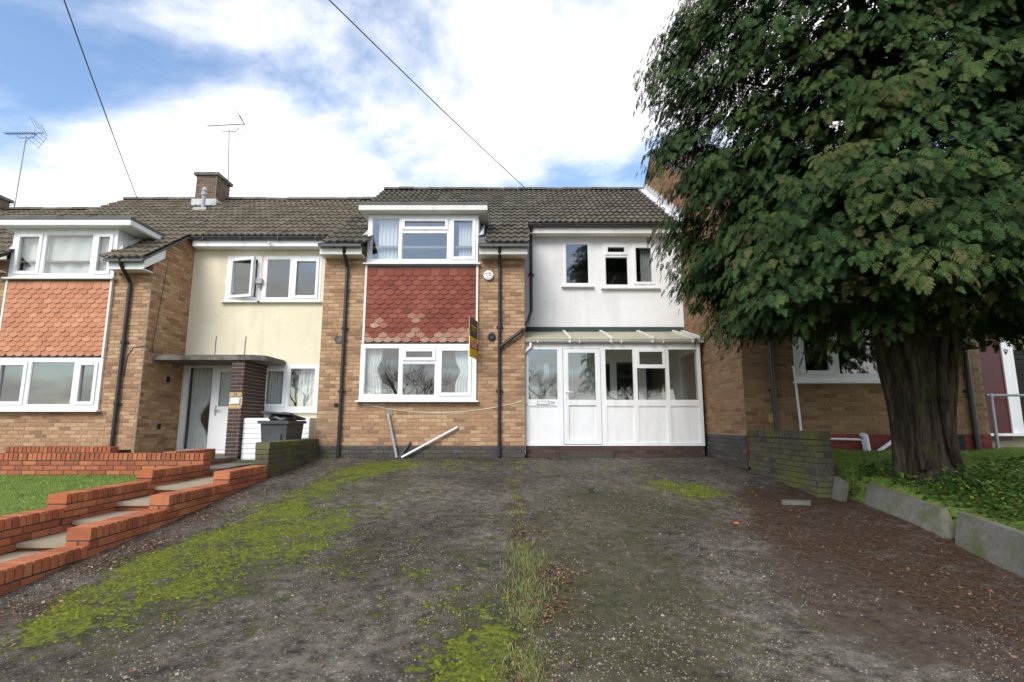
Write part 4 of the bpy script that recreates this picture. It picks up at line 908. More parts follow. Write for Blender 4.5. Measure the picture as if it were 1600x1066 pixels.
Ya = 15.1
aerial(at(356, 318, Ya), at(358, 203, Ya), at(324, 197, Ya), at(383, 194, Ya), 'television aerial on a tall mast beside the chimney', Ya)
aerial(at(21, 333, Ya), at(41, 213, Ya), at(8, 209, Ya), at(68, 208, Ya), 'television aerial on a leaning mast at the far left', Ya)
def cable(p0, p1, label, ext=1.5, sag=.12):
    p0, p1 = Vector(p0), Vector(p1); a = p0 + (p0 - p1) * ext; b = MB(); pts = []
    for i in range(31):
        t = i / 30; p = a.lerp(p1, t); p.z -= sag * 4 * t * (1 - t); pts.append(p)
    b.tube(pts, .011, 5); b.build('telephone_cable', m_black, loc=p1, label=label, cat='cable', group='overhead telephone cables')
cable(at(105, 0, 8.), at(219, 322, 15.05), 'overhead cable slanting down to the roof left of the chimney', .8)
cable(at(525, 0, 8.), at(824, 297, 15.15), 'overhead cable slanting down behind the ridge of the middle house', .8)

# ------------------------------------------------------------------ garden walls, steps, bins
def stepped_wall(name, label, xr, segs, mats, core, flip=False, th=.215, group=None):
    """wall along Y with its right face at xr; segs (y0,y1,ztop,zbase)"""
    T = thing(name, label, 'garden wall', (xr - th / 2, segs[0][0], segs[0][3]), group)
    b = MB(); it = []; cp = []
    for (y0, y1, zt, zb) in segs:
        b.box(xr - th + .006, xr - .006, y0 + .008, y1 - .002, zb - .1, zt - .103)
        n = max(1, math.ceil((zt - .112 - zb) / .075)); z0 = zt - .112 - n * .075
        it += lay((xr - .006, y0, 0), R(90), y1 - y0, z0, zt - .112 + .001)
        it += lay((xr - th + .006, y1, 0), R(-90), y1 - y0, z0, zt - .112 + .001)
        it += lay((xr - th, y0 + .006, 0), 0, th, z0, zt - .112 + .001)
        cp += coping((xr - th / 2, y0, 0), R(90), y1 - y0, zt, th + .004)
    c = b.build('core', core, T); pieces(T, 'brick', it, mats); pieces(T, 'coping_brick', cp, mats); return T
RWALL = [(2.7, 3.84, .39, .1), (3.84, 4.93, .535, .22), (4.93, 6.0, .68, .30), (6.0, 7.24, .825, .42), (7.24, 8.36, .972, .55)]
stepped_wall('garden_wall', 'low stepped red brick wall along the mossy drive', -3.75, RWALL, m_red, m_mortar_d, group='red brick garden walls')
LWALL = [(3.7, 4.93, .535, .2), (4.93, 6.1, .68, .25), (6.1, 7.5, .825, .35), (7.5, 8.70, .965, .5)]
stepped_wall('garden_wall', 'stepped red brick wall between the path and the left lawn', -4.95, LWALL, m_red, m_mortar_d, group='red brick garden walls')
def cross_wall(name, label, x0, x1, Y, zt, zb, mats, core, th=.215, group=None, ends=True, back=True):
    T = thing(name, label, 'garden wall', ((x0 + x1) / 2, Y, zb), group); b = MB(); b.box(x0 + .006, x1 - .006, Y + .006, Y + th - .006, zb - .1, zt - .103); b.build('core', core, T)
    n = math.ceil((zt - .112 - zb) / .075); z0 = zt - .112 - n * .075
    it = lay((x0, Y + .006, 0), 0, x1 - x0, z0, zt - .111)
    if ends: it += lay((x1 - .006, Y, 0), R(90), th, z0, zt - .111)
    pieces(T, 'brick', it, mats); pieces(T, 'coping_brick', coping((x0, Y + th / 2, 0), 0, x1 - x0, zt, th + .004), mats); return T
cross_wall('garden_wall', 'long red brick wall behind the left lawn', -11.0, -4.95, 8.72, 1.125, .70, m_red, m_mortar_d, group='red brick garden walls')
cross_wall('garden_wall', 'red brick wall of the bed below the orange-tiled bay', -9.4, -7.45, 10.05, 1.175, .70, m_red, m_mortar_d, group='red brick garden walls')
stepped_wall('garden_wall', 'short red brick wall beside the front door steps', -5.55, [(8.95, 10.15, 1.14, .7)], m_red, m_mortar_d, group='red brick garden walls')
DW = stepped_wall('garden_wall', 'dark mossy brick wall between the bin and the drive', -3.77, [(8.40, 10.55, 1.315, .72)], m_mossbrick, m_mortar_d)
# right-hand wall, stepping forward from the right house
GW = thing('garden_wall', 'dark green-stained brick wall at the right of the drive', 'garden wall', (4.05, 8, .7))
b = MB(); b.box(3.956, 4.164, 7.056, 9.03, .5, 1.39); b.build('core', m_mortar_d, GW)
it = lay((3.956, 9.03, 0), R(-90), 1.98, .635, 1.386, phase=1) + lay((3.95, 7.056, 0), 0, .22, .635, 1.386) + lay((4.164, 7.05, 0), R(90), 1.98, .71, 1.386)
pieces(GW, 'brick', it, m_mossbrick); pieces(GW, 'coping_brick', coping((4.06, 7.05, 0), R(90), 1.98, 1.50, .222), m_mossbrick)
# path and steps
GP = bpy.data.objects.new('garden_path', None); C.objects.link(GP); GP.location = (-4.36, 5, .2); ORG[GP] = Vector((-4.36, 5, .2)); GP['kind'] = 'structure'
TR = [(3.6, 4.9, .27), (4.9, 5.58, .34), (5.58, 6.25, .42), (6.25, 6.9, .52), (6.9, 7.6, .63), (7.6, 8.35, .74)]
for (a, c, z) in TR:
    b = MB(); b.box(-4.948, -3.967, a - .03, c + .001, z - .045, z); b.box(-4.945, -3.97, a + .012, c, z - .25, z - .046, 1); b.build('step', [m_tread, m_red], GP)
b = MB(); b.box(-7.38, -3.99, 8.36, 11.9, .45, .745); b.build('paved_yard', m_tread, kind='structure')
for (x0, x1, y0, y1, z) in ((-6.7, -5.52, 9.2, 11.9, .95), (-6.1, -4.9, 8.95, 10.85, .85)):
    b = MB(); b.box(x0, x1, y0, y1, z - .05, z); b.box(x0 + .02, x1 - .02, y0 + .02, y1 - .001, .60, z - .051, 1); b.build('landing', [m_conc, m_red], GP)
b = MB(); b.box(-9.3, -7.45, 10.28, 10.58, .6, 1.1); b.build('flower_bed', m_soil, kind='structure')
# bin and bags
BN = thing('wheelie_bin', 'dark grey wheelie bin with its lid propped open beside the boundary wall', 'bin', (-4.24, 10.0, .745))
def taper(b, x0, x1, y0, y1, z0, z1, t, m=0): b.hexa([(x0 + t, y0 + t, z0), (x1 - t, y0 + t, z0), (x1 - t, y1 - t, z0), (x0 + t, y1 - t, z0), (x0, y0, z1), (x1, y0, z1), (x1, y1, z1), (x0, y1, z1)], m)
b = MB(); taper(b, -4.50, -4.02, 9.62, 10.38, .79, 1.60, .06); b.box(-4.40, -4.12, 9.60, 9.64, 1.0, 1.42); b.build('body', m_bin, BN)
b = MB(); b.box(-4.54, -3.985, 9.58, 10.42, 1.60, 1.655); b.build('rim', m_bin, BN)
b = MB(); b.hexa([(-4.53, 9.66, 1.80), (-4.0, 9.66, 1.76), (-4.0, 10.40, 1.665), (-4.53, 10.40, 1.665), (-4.53, 9.66, 1.83), (-4.0, 9.66, 1.79), (-4.0, 10.43, 1.70), (-4.53, 10.43, 1.70)]); b.build('lid', m_bin, BN)
for x in (-4.52, -4.05):
    b = MB(); b.tube([(x, 10.36, .845), (x + .05, 10.36, .845)], .1, 14); b.build('wheel', m_black, BN)
def lump(name, c, rx, ry, rz, mat, label, cat, seed, group=None):
    r_ = np.random.default_rng(seed); n, k = 18, 10; vs = []; ph = r_.uniform(0, 6, 8)
    for i in range(k + 1):
        th = math.pi * i / k
        for j in range(n):
            q = 2 * math.pi * j / n; f = 1 + .13 * math.sin(3 * q + ph[0] + 2 * th) + .09 * math.sin(7 * q + ph[1]) * math.sin(th * 3 + ph[2]) + .06 * math.sin(11 * q + 5 * th)
            vs.append((c[0] + rx * f * math.sin(th) * math.cos(q), c[1] + ry * f * math.sin(th) * math.sin(q), c[2] + rz * (f * math.cos(th) if math.cos(th) > -.6 else -.6)))
    b = MB(); b.add(vs, [(i * n + j, (i + 1) * n + j, (i + 1) * n + (j + 1) % n, i * n + (j + 1) % n) for i in range(k) for j in range(n)]); return b.build(name, mat, smooth=True, label=label, cat=cat, group=group)
lump('bin_bag', (-4.22, 9.95, 1.69), .22, .3, .11, m_bag, 'black bin bag bulging from the open wheelie bin', 'bin bag', 3)

# ------------------------------------------------------------------ lawns, banks
def leftz(X, Y): return .785 - .06 * (8.7 - Y) + .006 * np.sin(X * 5) * np.sin(Y * 4)
grid_mesh('lawn', np.linspace(-16, -5.155, 60), np.linspace(2.5, 8.74, 40), leftz, m_lawn)
def rightz(X, Y):
    b_ = np.clip((X - 4.28) / .7, 0, 1); e = np.clip((X - 4.24) / .16, 0, 1)
    top = .66 + .49 * np.clip((Y - 5.0) / 3.6, 0, 1) ** .8 + .10 * b_ * np.clip((8 - Y) / 3, 0, 1)
    return np.where(Y > 7.0, np.maximum(top, 0), top) + .02 * np.sin(X * 4.1) * np.sin(Y * 3.7) - .36 * (1 - e)
grid_mesh('lawn', np.concatenate([np.linspace(4.22, 5.0, 14), np.linspace(5.1, 16, 90)]), np.linspace(1.5, 10.35, 90), rightz, m_lawn)
# edging slabs
def slabm(pts, th, label, nv_=Vector((-1, -.1, 0)).normalized(), lean=.0):
    b = MB(); n = len(pts); vs = [Vector(p) for p in pts] + [Vector(p) - nv_ * th for p in pts]
    b.add(vs, [tuple(range(n - 1, -1, -1)), tuple(range(n, 2 * n))] + [(i, (i + 1) % n, n + (i + 1) % n, n + i) for i in range(n)])
    return b.build('edging_slab', m_slab, label=label, cat='paving slab', group='slabs set on edge along the bank')
slabm([(4.20, 6.60, .52), (4.13, 5.75, .46), (4.14, 5.36, .43), (4.20, 5.30, .52), (4.25, 5.46, .77), (4.30, 6.62, .88)], .075, 'tilted grey slab on edge with a pointed end under the tree')
slabm([(4.12, 5.20, .40), (4.05, 4.30, .33), (4.12, 4.30, .70), (4.20, 5.20, .78)], .075, 'green-stained slab on edge at the right border of the picture')
slabm([(4.13, 5.44, .40), (4.10, 5.16, .39), (4.12, 5.16, .48), (4.16, 5.44, .47)], .05, 'small broken slab wedged low between the two big slabs')
slabm([(4.07, 7.02, .58), (4.06, 6.80, .56), (4.13, 6.78, .86), (4.14, 7.02, .93)], .06, 'short upright slab at the end of the dark wall')
b = MB(); b.prism([(3.30, 6.72), (3.62, 6.66), (3.70, 6.80), (3.36, 6.86)], .62, .665, 'z'); o = b.build('broken_slab', m_slab, label='flat broken slab lying in the needles by the dark wall', cat='paving slab')

# ------------------------------------------------------------------ the conifer
TX, TY, TZ = 4.98, 6.55, .98
CT = thing('cypress_tree', 'huge dark evergreen conifer with drooping sprays and fluted trunk', 'tree', (TX, TY, TZ - .1))
def trunk():
    V, Fq = [], []; n = 64; rows = 40; H_ = 7.5
    for i in range(rows + 1):
        t = i / rows; z = TZ - .25 + t * H_; h = z - TZ
        r0 = .235 + .06 * math.exp(-max(h, 0) / .2) + .05 * math.exp(-((h - 1.4) / .5) ** 2) if h < 2 else .26 - .04 * (h - 2)
        r0 = max(r0, .06)
        for j in range(n):
            q = 2 * math.pi * j / n
            f = 1 + .15 * math.sin(5 * q + .5 * h) + .16 * abs(math.sin(4.5 * q - .35 * h + 1)) - .05 + .05 * math.sin(17 * q + .9 * h) + .03 * math.sin(29 * q + 1.7 * h + 2)
            V.append((TX - .01 + (1.02 * r0 * f) * math.cos(q) - .06 * h * .5, TY + r0 * f * math.sin(q), z))
    for i in range(rows):
        for j in range(n): Fq.append((i * n + j, i * n + (j + 1) % n, (i + 1) * n + (j + 1) % n, (i + 1) * n + j))
    b = MB(); b.add(V, Fq)
    # smaller stems growing up beside the main one
    for (dx_, dy_, r1, lean, h0) in ((.24, -.20, .085, .03, .1), (.34, -.05, .08, .05, .05), (-.20, -.30, .05, -.10, .3), (.10, -.33, .05, .02, .35), (.30, -.24, .04, -.06, .4), (.20, .1, .09, .06, .1)):
        pts = []; rr = []
        for k in range(14):
            h = h0 + k * .27; pts.append((TX + dx_ * (.75 + .25 * min(1, h)) + lean * h * .5 + .05 * math.sin(h * 3 + dx_ * 9), TY + dy_ + .04 * math.sin(h * 2.3), TZ + h - .2)); rr.append(max(.015, r1 * (1.15 - .06 * k)))
        b.tube(pts, rr, 10)
    return b.build('trunk', m_bark, CT, smooth=True)
trunk()
def spray_template():
    V, Fc = [], []
    def blade(p, d, l, w):
        nonlocal V, Fc
        px_, py_ = -d[1], d[0]; i = len(V)
        tip = (p[0] + d[0] * l, p[1] + d[1] * l); mid = (p[0] + d[0] * l * .5, p[1] + d[1] * l * .5)
        V += [(p[0], p[1]), (mid[0] + px_ * w, mid[1] + py_ * w), tip, (mid[0] - px_ * w, mid[1] - py_ * w)]; Fc.append((i, i + 1, i + 2, i + 3))
    for k in range(4):
        t = .08 + .22 * k; l = .56 * (1 - t * .72)
        for s in (-1, 1):
            a = R(52 - 22 * t) * s; d = (math.cos(a), math.sin(a)); p = (t, 0); blade(p, d, l, .078)
    blade((.0, 0), (1, 0), .6, .035); blade((.5, 0), (1, 0), .55, .075)
    V = np.array(V); z = -.30 * V[:, 0] ** 2 - .35 * V[:, 1] ** 2
    return np.c_[V, z], np.array(Fc)
SV, SF = spray_template()
def crown():
    Ps, Xs, Zs, Sc, Rn = [], [], [], [], []
    z0, z1 = TZ + 1.85, TZ + 11.0
    def env(h, az):
        t = (h - z0) / (z1 - z0)
        r = 2.75 * (1 - max(0, t - .45) / .58) ** .8 if t > .45 else 2.75 - .1 * max(0, .06 - t) / .06
        r += .5 * math.exp(-((h - 6.6) / .7) ** 2) * max(0, -math.cos(az)) ** 3
        r *= 1 + .07 * math.sin(3 * az + h * .9) + .07 * math.sin(5 * az - h * 1.7)
        return r * (.84 if math.sin(az) > .2 else 1.)
    for k in range(3500):
        t = rng.random() ** 1.08; h = z0 + (z1 - z0) * t; az = rng.uniform(0, 2 * math.pi)
        if math.sin(az) > .35 and rng.random() < .84: continue
        inner = k % 4 == 0 and t > .10; e = env(h, az); f = rng.uniform(.35, .55) if inner else rng.uniform(.68, .88)
        if t < .03: f = rng.uniform(.25, .95)
        L_ = rng.uniform(.38, .72) * (1.15 if rng.random() < .12 else 1); rad = e * f
        ox, oy = math.cos(az), math.sin(az); tilt = R(rng.uniform(-8, 26)); az2 = az + rng.gauss(0, .28)
        d = Vector((math.cos(az2) * math.cos(tilt), math.sin(az2) * math.cos(tilt), math.sin(tilt)))
        A_ = Vector((TX + ox * rad, TY + oy * rad, h)); side = d.cross(Vector((0, 0, 1))).normalized()
        plr = rng.random(); ns = 28 if inner else 64
        for i in range(ns):
            s = (i + .6) / ns; sg = 1 if i % 2 else -1
            p = A_ + d * (L_ * s) + Vector((0, 0, -.55 * L_ * s * s)) + side * sg * rng.uniform(.0, .24) + Vector((0, 0, rng.gauss(0, .06)))
            tang = (d + Vector((0, 0, -1.1 * s))).normalized()
            ang = R(rng.uniform(28, 62)) * (1 - .55 * s) * sg
            x = (tang * math.cos(ang) + side * math.sin(ang) + Vector((0, 0, -rng.uniform(.05, .75)))).normalized()
            up = Vector((ox * rng.uniform(.5, 1.6), oy * rng.uniform(.5, 1.6), rng.uniform(.4, 1.))) + side * (sg * .3 + rng.gauss(0, .45))
            zz = (up - x * up.dot(x)).normalized()
            Ps.append(p); Xs.append(x); Zs.append(zz); Sc.append(rng.uniform(.088, .160) * (1.05 - .25 * s) * (1.9 if inner else 1)); Rn.append(min(.999, max(0, .55 * plr + .45 * rng.random() + (.12 if s > .8 else 0))))
    P = np.array([tuple(p) for p in Ps]); X = np.array([tuple(p) for p in Xs]); Z = np.array([tuple(p) for p in Zs]); Y = np.cross(Z, X); s = np.array(Sc)[:, None, None]
    V = P[:, None, :] + s * (SV[None, :, 0:1] * X[:, None, :] + SV[None, :, 1:2] * Y[:, None, :] + SV[None, :, 2:3] * Z[:, None, :])
    n = len(P); Fc = SF[None] + (np.arange(n) * len(SV))[:, None, None]
    print('SPRAYS', n, 'TRIS', n * len(SF) * 2)
    rn = np.repeat(np.array(Rn), len(SF)) + nr.uniform(-.06, .06, n * len(SF))
    np_mesh('crown', V.reshape(-1, 3), Fc.reshape(-1, 4), np.clip(rn, 0, 1), m_cyp, CT)
    # limbs
    b = MB()
    for k in range(70):
        h = TZ + 1.5 + 6.5 * rng.random(); az = rng.uniform(0, 6.28); l = env(h, az) * .75; pts = [(TX + math.cos(az) * l * q, TY + math.sin(az) * l * q, h - .3 + .35 * q + .3 * q * (1 - q)) for q in (0, .3, .6, 1)]
        b.tube(pts, [.05, .035, .022, .008], 6)
    b.build('limbs', m_bark, CT)
crown()

# ------------------------------------------------------------------ small growth and litter
def blades(name, pts, hts, wid, mat, rn, lean=.35, kind='stuff', label=None, cat=None, segs=2):
    n = len(pts); az = nr.uniform(0, 2 * np.pi, n); la = nr.uniform(0, 2 * np.pi, n); ln = nr.uniform(.05, lean, n) * hts
    P = np.array(pts); w = np.stack([np.cos(az), np.sin(az), np.zeros(n)], 1) * (np.array(wid) * .5)[:, None]
    d = np.stack([np.cos(la) * ln, np.sin(la) * ln, np.zeros(n)], 1); up = np.zeros((n, 3)); up[:, 2] = hts
    mid = P + up * .55 + d * .35; tip = P + up * np.clip(1 - lean * .25, .5, 1) + d
    V = np.stack([P - w, P + w, mid + w * .7, mid - w * .7, tip + w * .08, tip - w * .08], 1).reshape(-1, 3)
    i = np.arange(n)[:, None] * 6; Fc = np.concatenate([i + np.array([[0, 1, 2, 3]]), i + np.array([[3, 2, 4, 5]])], 0)
    o = np_mesh(name, V, Fc, np.tile(rn, 2), mat, None, (float(P[:, 0].mean()), float(P[:, 1].mean()), float(P[:, 2].min())), kind)
    tag(o, label, cat); return o
def scatter_leaves(name, pts, size, mat, rn, flat=.5, kind='stuff', label=None, cat=None, up=None):
    n = len(pts); P = np.array(pts); az = nr.uniform(0, 2 * np.pi, n); t1 = nr.normal(0, flat, n); t2 = nr.normal(0, flat, n)
    X = np.stack([np.cos(az), np.sin(az), t1], 1); X /= np.linalg.norm(X, axis=1)[:, None]
    Yv = np.stack([-np.sin(az), np.cos(az), t2], 1); s = np.array(size)[:, None]
    fold = np.zeros((n, 3)); fold[:, 2] = nr.uniform(.0, .25, n)
    V = np.stack([P - X * s, P - Yv * s * .55 + fold * s, P + X * s, P + Yv * s * .55 + fold * s], 1).reshape(-1, 3)
    i = np.arange(n)[:, None] * 4; Fc = np.concatenate([i + np.array([[0, 1, 2]]), i + np.array([[0, 2, 3]])], 0)
    o = np_mesh(name, V, Fc, np.tile(rn, 2), mat, None, (float(P[:, 0].mean()), float(P[:, 1].mean()), float(P[:, 2].min())), kind); tag(o, label, cat); return o
# lawns
n = 26000; X = nr.uniform(-11, -5.17, n); Y = nr.uniform(4.6, 8.7, n)
blades('lawn_grass', np.c_[X, Y, leftz(X, Y) - .005], nr.uniform(.02, .05, n), nr.uniform(.006, .012, n), m_grass, nr.uniform(0, 1, n), .8, label='short green grass of the left lawn', cat='grass')
n = 26000; X = nr.uniform(4.3, 9.6, n); Y = nr.uniform(6.0, 9.0, n)
blades('lawn_grass', np.c_[X, Y, rightz(X, Y) - .005], nr.uniform(.03, .07, n), nr.uniform(.006, .012, n), m_grass, nr.uniform(0, 1, n), .8, label='grass of the bank below the right house', cat='grass')
# moss cushions on the drive
def moss():
    n = 110000; X = nr.uniform(-3.7, 4.0, n); Y = nr.uniform(2.8, 10.5, n); mv = moss_f(X, Y)
    cl = np.array([mnoise.noise(Vector((x * 3.1, y * 3.1, 4.))) + .8 * mnoise.noise(Vector((x * 9., y * 9., 1.))) + .5 * mnoise.noise(Vector((x * 24., y * 24., 2.))) for x, y in zip(X, Y)])
    k = nr.uniform(0, 1, n) < np.clip((mv - .52) * 1.4 + cl * 1.2, 0, .85) * (mv > .15); X, Y = X[k], Y[k]; n = len(X)
    r = nr.uniform(.005, .015, n); h = r * nr.uniform(.35, .8, n); Z = drive_z(X, Y) - .002
    q = np.arange(6) * np.pi / 3; ring = np.stack([np.cos(q), np.sin(q)], 1)
    V = np.zeros((n, 13, 3)); P = np.stack([X, Y, Z], 1)
    jit = nr.uniform(.8, 1.2, (n, 6))
    V[:, :6, 0:2] = P[:, None, :2] + ring[None] * (r[:, None] * jit)[..., None]; V[:, :6, 2] = Z[:, None]
    V[:, 6:12, 0:2] = P[:, None, :2] + ring[None] * (r[:, None] * jit * .62)[..., None]; V[:, 6:12, 2] = (Z + h * .8)[:, None]
    V[:, 12] = P; V[:, 12, 2] += h
    fs = [(i, (i + 1) % 6, 6 + (i + 1) % 6, 6 + i) for i in range(6)] + [(6 + i, 6 + (i + 1) % 6, 12, 12) for i in range(6)]
    t3 = np.array([(a, b_, c) for a, b_, c, d in fs] + [(a, c, d) for a, b_, c, d in fs[:6]])
    Fc = (t3[None] + (np.arange(n) * 13)[:, None, None]).reshape(-1, 3)
    o = np_mesh('moss', V.reshape(-1, 3), Fc, np.repeat(nr.uniform(0, 1, n), len(t3)), m_moss, None, (0, 6, .3), 'stuff', True); tag(o, 'bright green moss cushions spread over the drive', 'moss')
moss()
# strip of grass and weeds along the joint of the drive
def strip():
    P, H_, Wd, Rn = [], [], [], []
    for (x, y, r, n, hh) in ((825, 880, .18, 560, .13), (835, 920, .18, 420, .11), (815, 860, .13, 330, .15), (800, 775, .10, 160, .08), (803, 750, .10, 160, .07), (806, 730, .10, 160, .06), (805, 800, .10, 160, .07), (840, 960, .12, 330, .08), (835, 1035, .12, 420, .09), (820, 1060, .10, 260, .08), (850, 1020, .08, 160, .08), (640, 715, .5, 160, .06), (575, 712, .4, 220, .10), (180, 845, .06, 160, .16), (520, 705, .4, 200, .1), (700, 716, .5, 100, .05), (930, 770, .8, 60, .03), (1000, 850, .8, 60, .03)) + tuple((808 + .08 * (yy - 720) + rng.uniform(-6, 6), yy, .07, rng.choice((25, 60, 110)), rng.uniform(.04, .08)) for yy in range(722, 1066, 11)):
        g = gpt(x, y)
        if x > 780 and x < 860: g.x = .08 + .35 * (g.x - .08)
        for _ in range(n):
            a, q = rng.uniform(0, 6.28), abs(rng.gauss(0, .8)) * r; px_, py_ = g.x + math.cos(a) * q, g.y + math.sin(a) * q * 1.4
            py_ = min(py_, 10.55)
            P.append((px_, py_, dzf(px_, py_) - .004)); H_.append(rng.uniform(.2, .8) * hh); Wd.append(rng.uniform(.003, .006)); Rn.append(rng.random())
    blades('weed_grass', P, np.array(H_), Wd, m_grassdry, np.array(Rn), 1.0, label='dry grass and weeds growing along the joint of the drive', cat='grass')
strip()
# dead leaves
P = []; Sz = []
for (x, y, r, n) in ((60, 945, .3, 150), (150, 885, .25, 190), (235, 850, .25, 200), (300, 805, .3, 260), (360, 775, .35, 240), (420, 745, .3, 160), (470, 725, .35, 120), (830, 1045, .2, 110), (860, 950, .2, 160), (870, 900, .2, 150), (830, 830, .2, 120), (560, 800, 1.2, 70), (700, 900, 1.4, 60), (900, 850, 1.2, 70), (1050, 900, 1.2, 70), (300, 950, .8, 30), (1240, 800, .7, 130), (1400, 880, .6, 120), (1520, 960, .5, 80), (580, 716, .5, 60), (660, 718, .6, 40), (1130, 715, .3, 60)):
    g = gpt(x, y)
    for _ in range(n):
        px_, py_ = g.x + rng.gauss(0, r * .55), g.y + rng.gauss(0, r * .75)
        if px_ < -3.72 or py_ > 10.5 or py_ < 1.2: continue
        P.append((px_, py_, dzf(px_, py_) + .008)); Sz.append(rng.uniform(.006, .02))
scatter_leaves('dead_leaves', P, Sz, m_leafdead, nr.uniform(0, 1, len(P)), .35, label='dead leaves and grit lying along the drive edges', cat='leaves')
# loose stones of the worn surface
n = 52000; Y = 2.7 + 7.6 * nr.uniform(0, 1, n) ** 1.5; X = nr.uniform(-3.7, 3.9, n)
k = np.array([mnoise.noise(Vector((x * 1.3, y * 1.3, 9.))) + .6 * mnoise.noise(Vector((x * 5., y * 5., 3.))) for x, y in zip(X, Y)]) + nr.normal(0, .25, n) > .05; k &= (moss_f(X, Y) < .6) & (lit_f(X, Y) < .6); X, Y = X[k], Y[k]; n = len(X)
r = nr.uniform(.0025, .0075, n) * (1 + (nr.uniform(0, 1, n) > .97)); a = nr.uniform(0, 6.28, n); Z = drive_z(X, Y); q = np.arange(5) * 2 * np.pi / 5
V = np.zeros((n, 6, 3)); V[:, :5, 0] = X[:, None] + np.cos(q + a[:, None]) * r[:, None] * nr.uniform(.7, 1.3, (n, 5)); V[:, :5, 1] = Y[:, None] + np.sin(q + a[:, None]) * r[:, None] * nr.uniform(.7, 1.3, (n, 5)); V[:, :5, 2] = (Z - .001)[:, None]
V[:, 5] = np.stack([X, Y, Z + r * .7], 1); Fc = (np.array([(i, (i + 1) % 5, 5) for i in range(5)])[None] + (np.arange(n) * 6)[:, None, None]).reshape(-1, 3)
m_stone = M('loose stones', [(.07, .055, .045), (.16, .14, .12), (.26, .22, .18), (.11, .10, .09), (.36, .33, .28), (.20, .13, .09)], True, 60, .2, 0, rough=.9)
o = np_mesh('loose_stones', V.reshape(-1, 3), Fc, np.repeat(nr.uniform(0, 1, n), 5), m_stone, None, (0, 6, .3), 'stuff'); tag(o, 'small loose stones weathered out of the drive surface', 'stones')
# needles under the tree
n = 260000; X = nr.uniform(1.5, 4.35, n); Y = nr.uniform(3.2, 9.0, n); k = nr.uniform(0, 1, n) < np.clip(lit_f(X, Y), 0, 1) ** 1.3 * .5; X, Y = X[k], Y[k]; n = len(X)
a = nr.uniform(0, 6.28, n); l = nr.uniform(.006, .022, n); w = nr.uniform(.0008, .0019, n); Z = drive_z(X, Y) + nr.uniform(.001, .014, n); tz = nr.normal(0, .25, n) * l
dv_ = np.stack([np.cos(a) * l, np.sin(a) * l, tz], 1); sv_ = np.stack([-np.sin(a) * w, np.cos(a) * w, np.zeros(n)], 1); Pn = np.stack([X, Y, Z], 1)
V = np.stack([Pn - dv_ - sv_, Pn - dv_ + sv_, Pn + dv_ + sv_, Pn + dv_ - sv_], 1).reshape(-1, 3)
o = np_mesh('fallen_needles', V, np.arange(4 * n).reshape(-1, 4), nr.uniform(0, 1, n), m_needle, None, (3.6, 6, .4), 'stuff'); tag(o, 'brown fallen needles heaped on the drive under the conifer', 'needles')
n = 2600; X = nr.uniform(1.8, 4.3, n); Y = nr.uniform(3.2, 8.6, n); k = nr.uniform(0, 1, n) < np.clip(lit_f(X, Y), 0, 1); X, Y = X[k], Y[k]; n = len(X)
a = nr.uniform(0, 6.28, n); l = nr.uniform(.02, .06, n); w = nr.uniform(.001, .0025, n); Z = drive_z(X, Y) + nr.uniform(.008, .02, n); tz = nr.normal(0, .12, n) * l
dv_ = np.stack([np.cos(a) * l, np.sin(a) * l, tz], 1); sv_ = np.stack([-np.sin(a) * w, np.cos(a) * w, np.zeros(n)], 1); Pn = np.stack([X, Y, Z], 1)
V = np.stack([Pn - dv_ - sv_, Pn - dv_ + sv_, Pn + dv_ + sv_, Pn + dv_ - sv_], 1).reshape(-1, 3)
o = np_mesh('fallen_twigs', V, np.arange(4 * n).reshape(-1, 4), nr.uniform(.5, 1, n), m_leafdead, None, (3.6, 6, .4), 'stuff'); tag(o, 'thin pale twigs strewn over the brown needles', 'twigs')
# leafy ground cover on the bank
P = []; Sz = []
for (cx, cy, r, n, hh) in ((4.42, 6.85, .16, 220, .20), (4.62, 6.72, .20, 260, .22), (4.85, 5.85, .3, 420, .30), (4.55, 5.75, .22, 300, .22), (5.2, 5.75, .35, 500, .34), (4.75, 5.45, .3, 420, .22), (5.15, 5.3, .35, 420, .28), (4.6, 5.1, .28, 360, .22), (4.9, 4.9, .35, 420, .25), (5.6, 6.1, .4, 500, .32), (6.1, 6.2, .5, 500, .3), (5.6, 5.4, .4, 420, .3), (4.55, 6.3, .16, 120, .14)):
    for _ in range(n):
        px_, py_ = rng.gauss(cx, r * .6), rng.gauss(cy, r * .6)
        if px_ < 4.23: continue
        z = float(rightz(np.array(px_), np.array(py_))); P.append((px_, py_, z + hh * rng.random() ** .8 * math.exp(-((px_ - cx) ** 2 + (py_ - cy) ** 2) / (r * r) * .6))); Sz.append(rng.uniform(.014, .036))
scatter_leaves('ground_cover', P, Sz, m_ivy, np.clip(nr.normal(.4, .22, len(P)), 0, 1), .45, label='leafy green ground cover round the foot of the conifer', cat='plants')
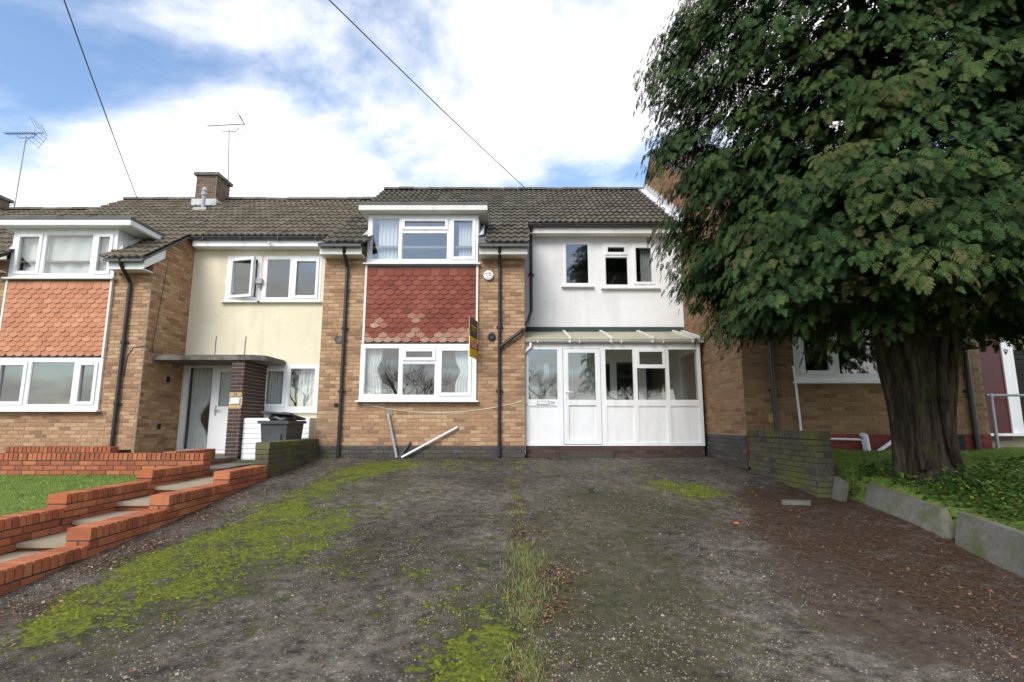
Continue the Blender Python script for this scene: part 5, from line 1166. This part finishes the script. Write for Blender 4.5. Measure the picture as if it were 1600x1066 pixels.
# small weeds by the walls
def weed(x, y, hh, n, name, label):
    g = gpt(x, y); P = [(g.x + rng.gauss(0, hh * .45), g.y + rng.gauss(0, hh * .4), gz(g.y) + hh * rng.random()) for _ in range(n)]
    scatter_leaves(name, P, [rng.uniform(.012, .028) for _ in P], m_ivy, nr.uniform(0, .9, len(P)), .6, kind=None, label=label, cat='plant')
weed(395, 752, .12, 50, 'weed', 'small leafy weed at the foot of the red wall near its top end')
weed(430, 722, .22, 90, 'weed', 'leafy weed growing against the dark mossy wall')
weed(640, 716, .08, 40, 'weed', 'tiny weed at the foot of the waste pipes')
weed(925, 770, .06, 26, 'weed', 'tiny seedling in the middle of the drive right of the grass strip')
b = MB(); q = gpt(1150, 818); b.box(q.x - .02, q.x + .02, q.y - .015, q.y + .015, q.z, q.z + .012)
b.build('orange_leaf', M('bright orange leaf', [(.75, .20, .03)], bump=0), label='bright orange scrap lying on the drive needles', cat='litter')

# ------------------------------------------------------------------ bare trees across the road (they show in the window reflections)
def bare_mesh(seed):
    r_ = random.Random(seed); b = MB()
    def grow(p, d, l, r, lev):
        e = p + d * l; m = p.lerp(e, .5) + Vector((r_.gauss(0, .05 * l), r_.gauss(0, .05 * l), 0)); b.tube([p, m, e], [r, r * .85, r * .65], 5 if lev < 3 else 3, cap=False)
        if lev >= 7: return
        for _ in range(3 if lev < 5 else 2):
            nd = (d + Vector((r_.gauss(0, .5), r_.gauss(0, .5), r_.gauss(.12, .3)))).normalized(); grow(e if r_.random() < .7 else m, nd, l * r_.uniform(.62, .85), r * .6, lev + 1)
    grow(Vector((0, 0, -.2)), Vector((0, 0, 1)), 2.2, .15, 0); return b
bt = [bare_mesh(1), bare_mesh(5)]
for k, (x, y, s, lab) in enumerate(((-20, -27, 1.25, 'leftmost bare tree across the road, mirrored in the orange-tiled house'), (-9, -30, 1.3, 'bare tree across the road mirrored in the ground-floor windows'), (3, -32, 1.2, 'bare tree straight across the road behind the viewer'), (13, -30, 1.3, 'bare tree across the road to the right behind the viewer'), (24, -28, 1.2, 'rightmost bare tree across the road'))):
    T = thing('bare_tree', lab, 'tree', (x, y, -.3), 'bare trees across the road')
    m_ = bt[k % 2]; mb = MB(); mb.add([(v[0] * s + x, v[1] * s + y, v[2] * s - .3) for v in m_.v], m_.f); mb.build('branches', m_bare, T)
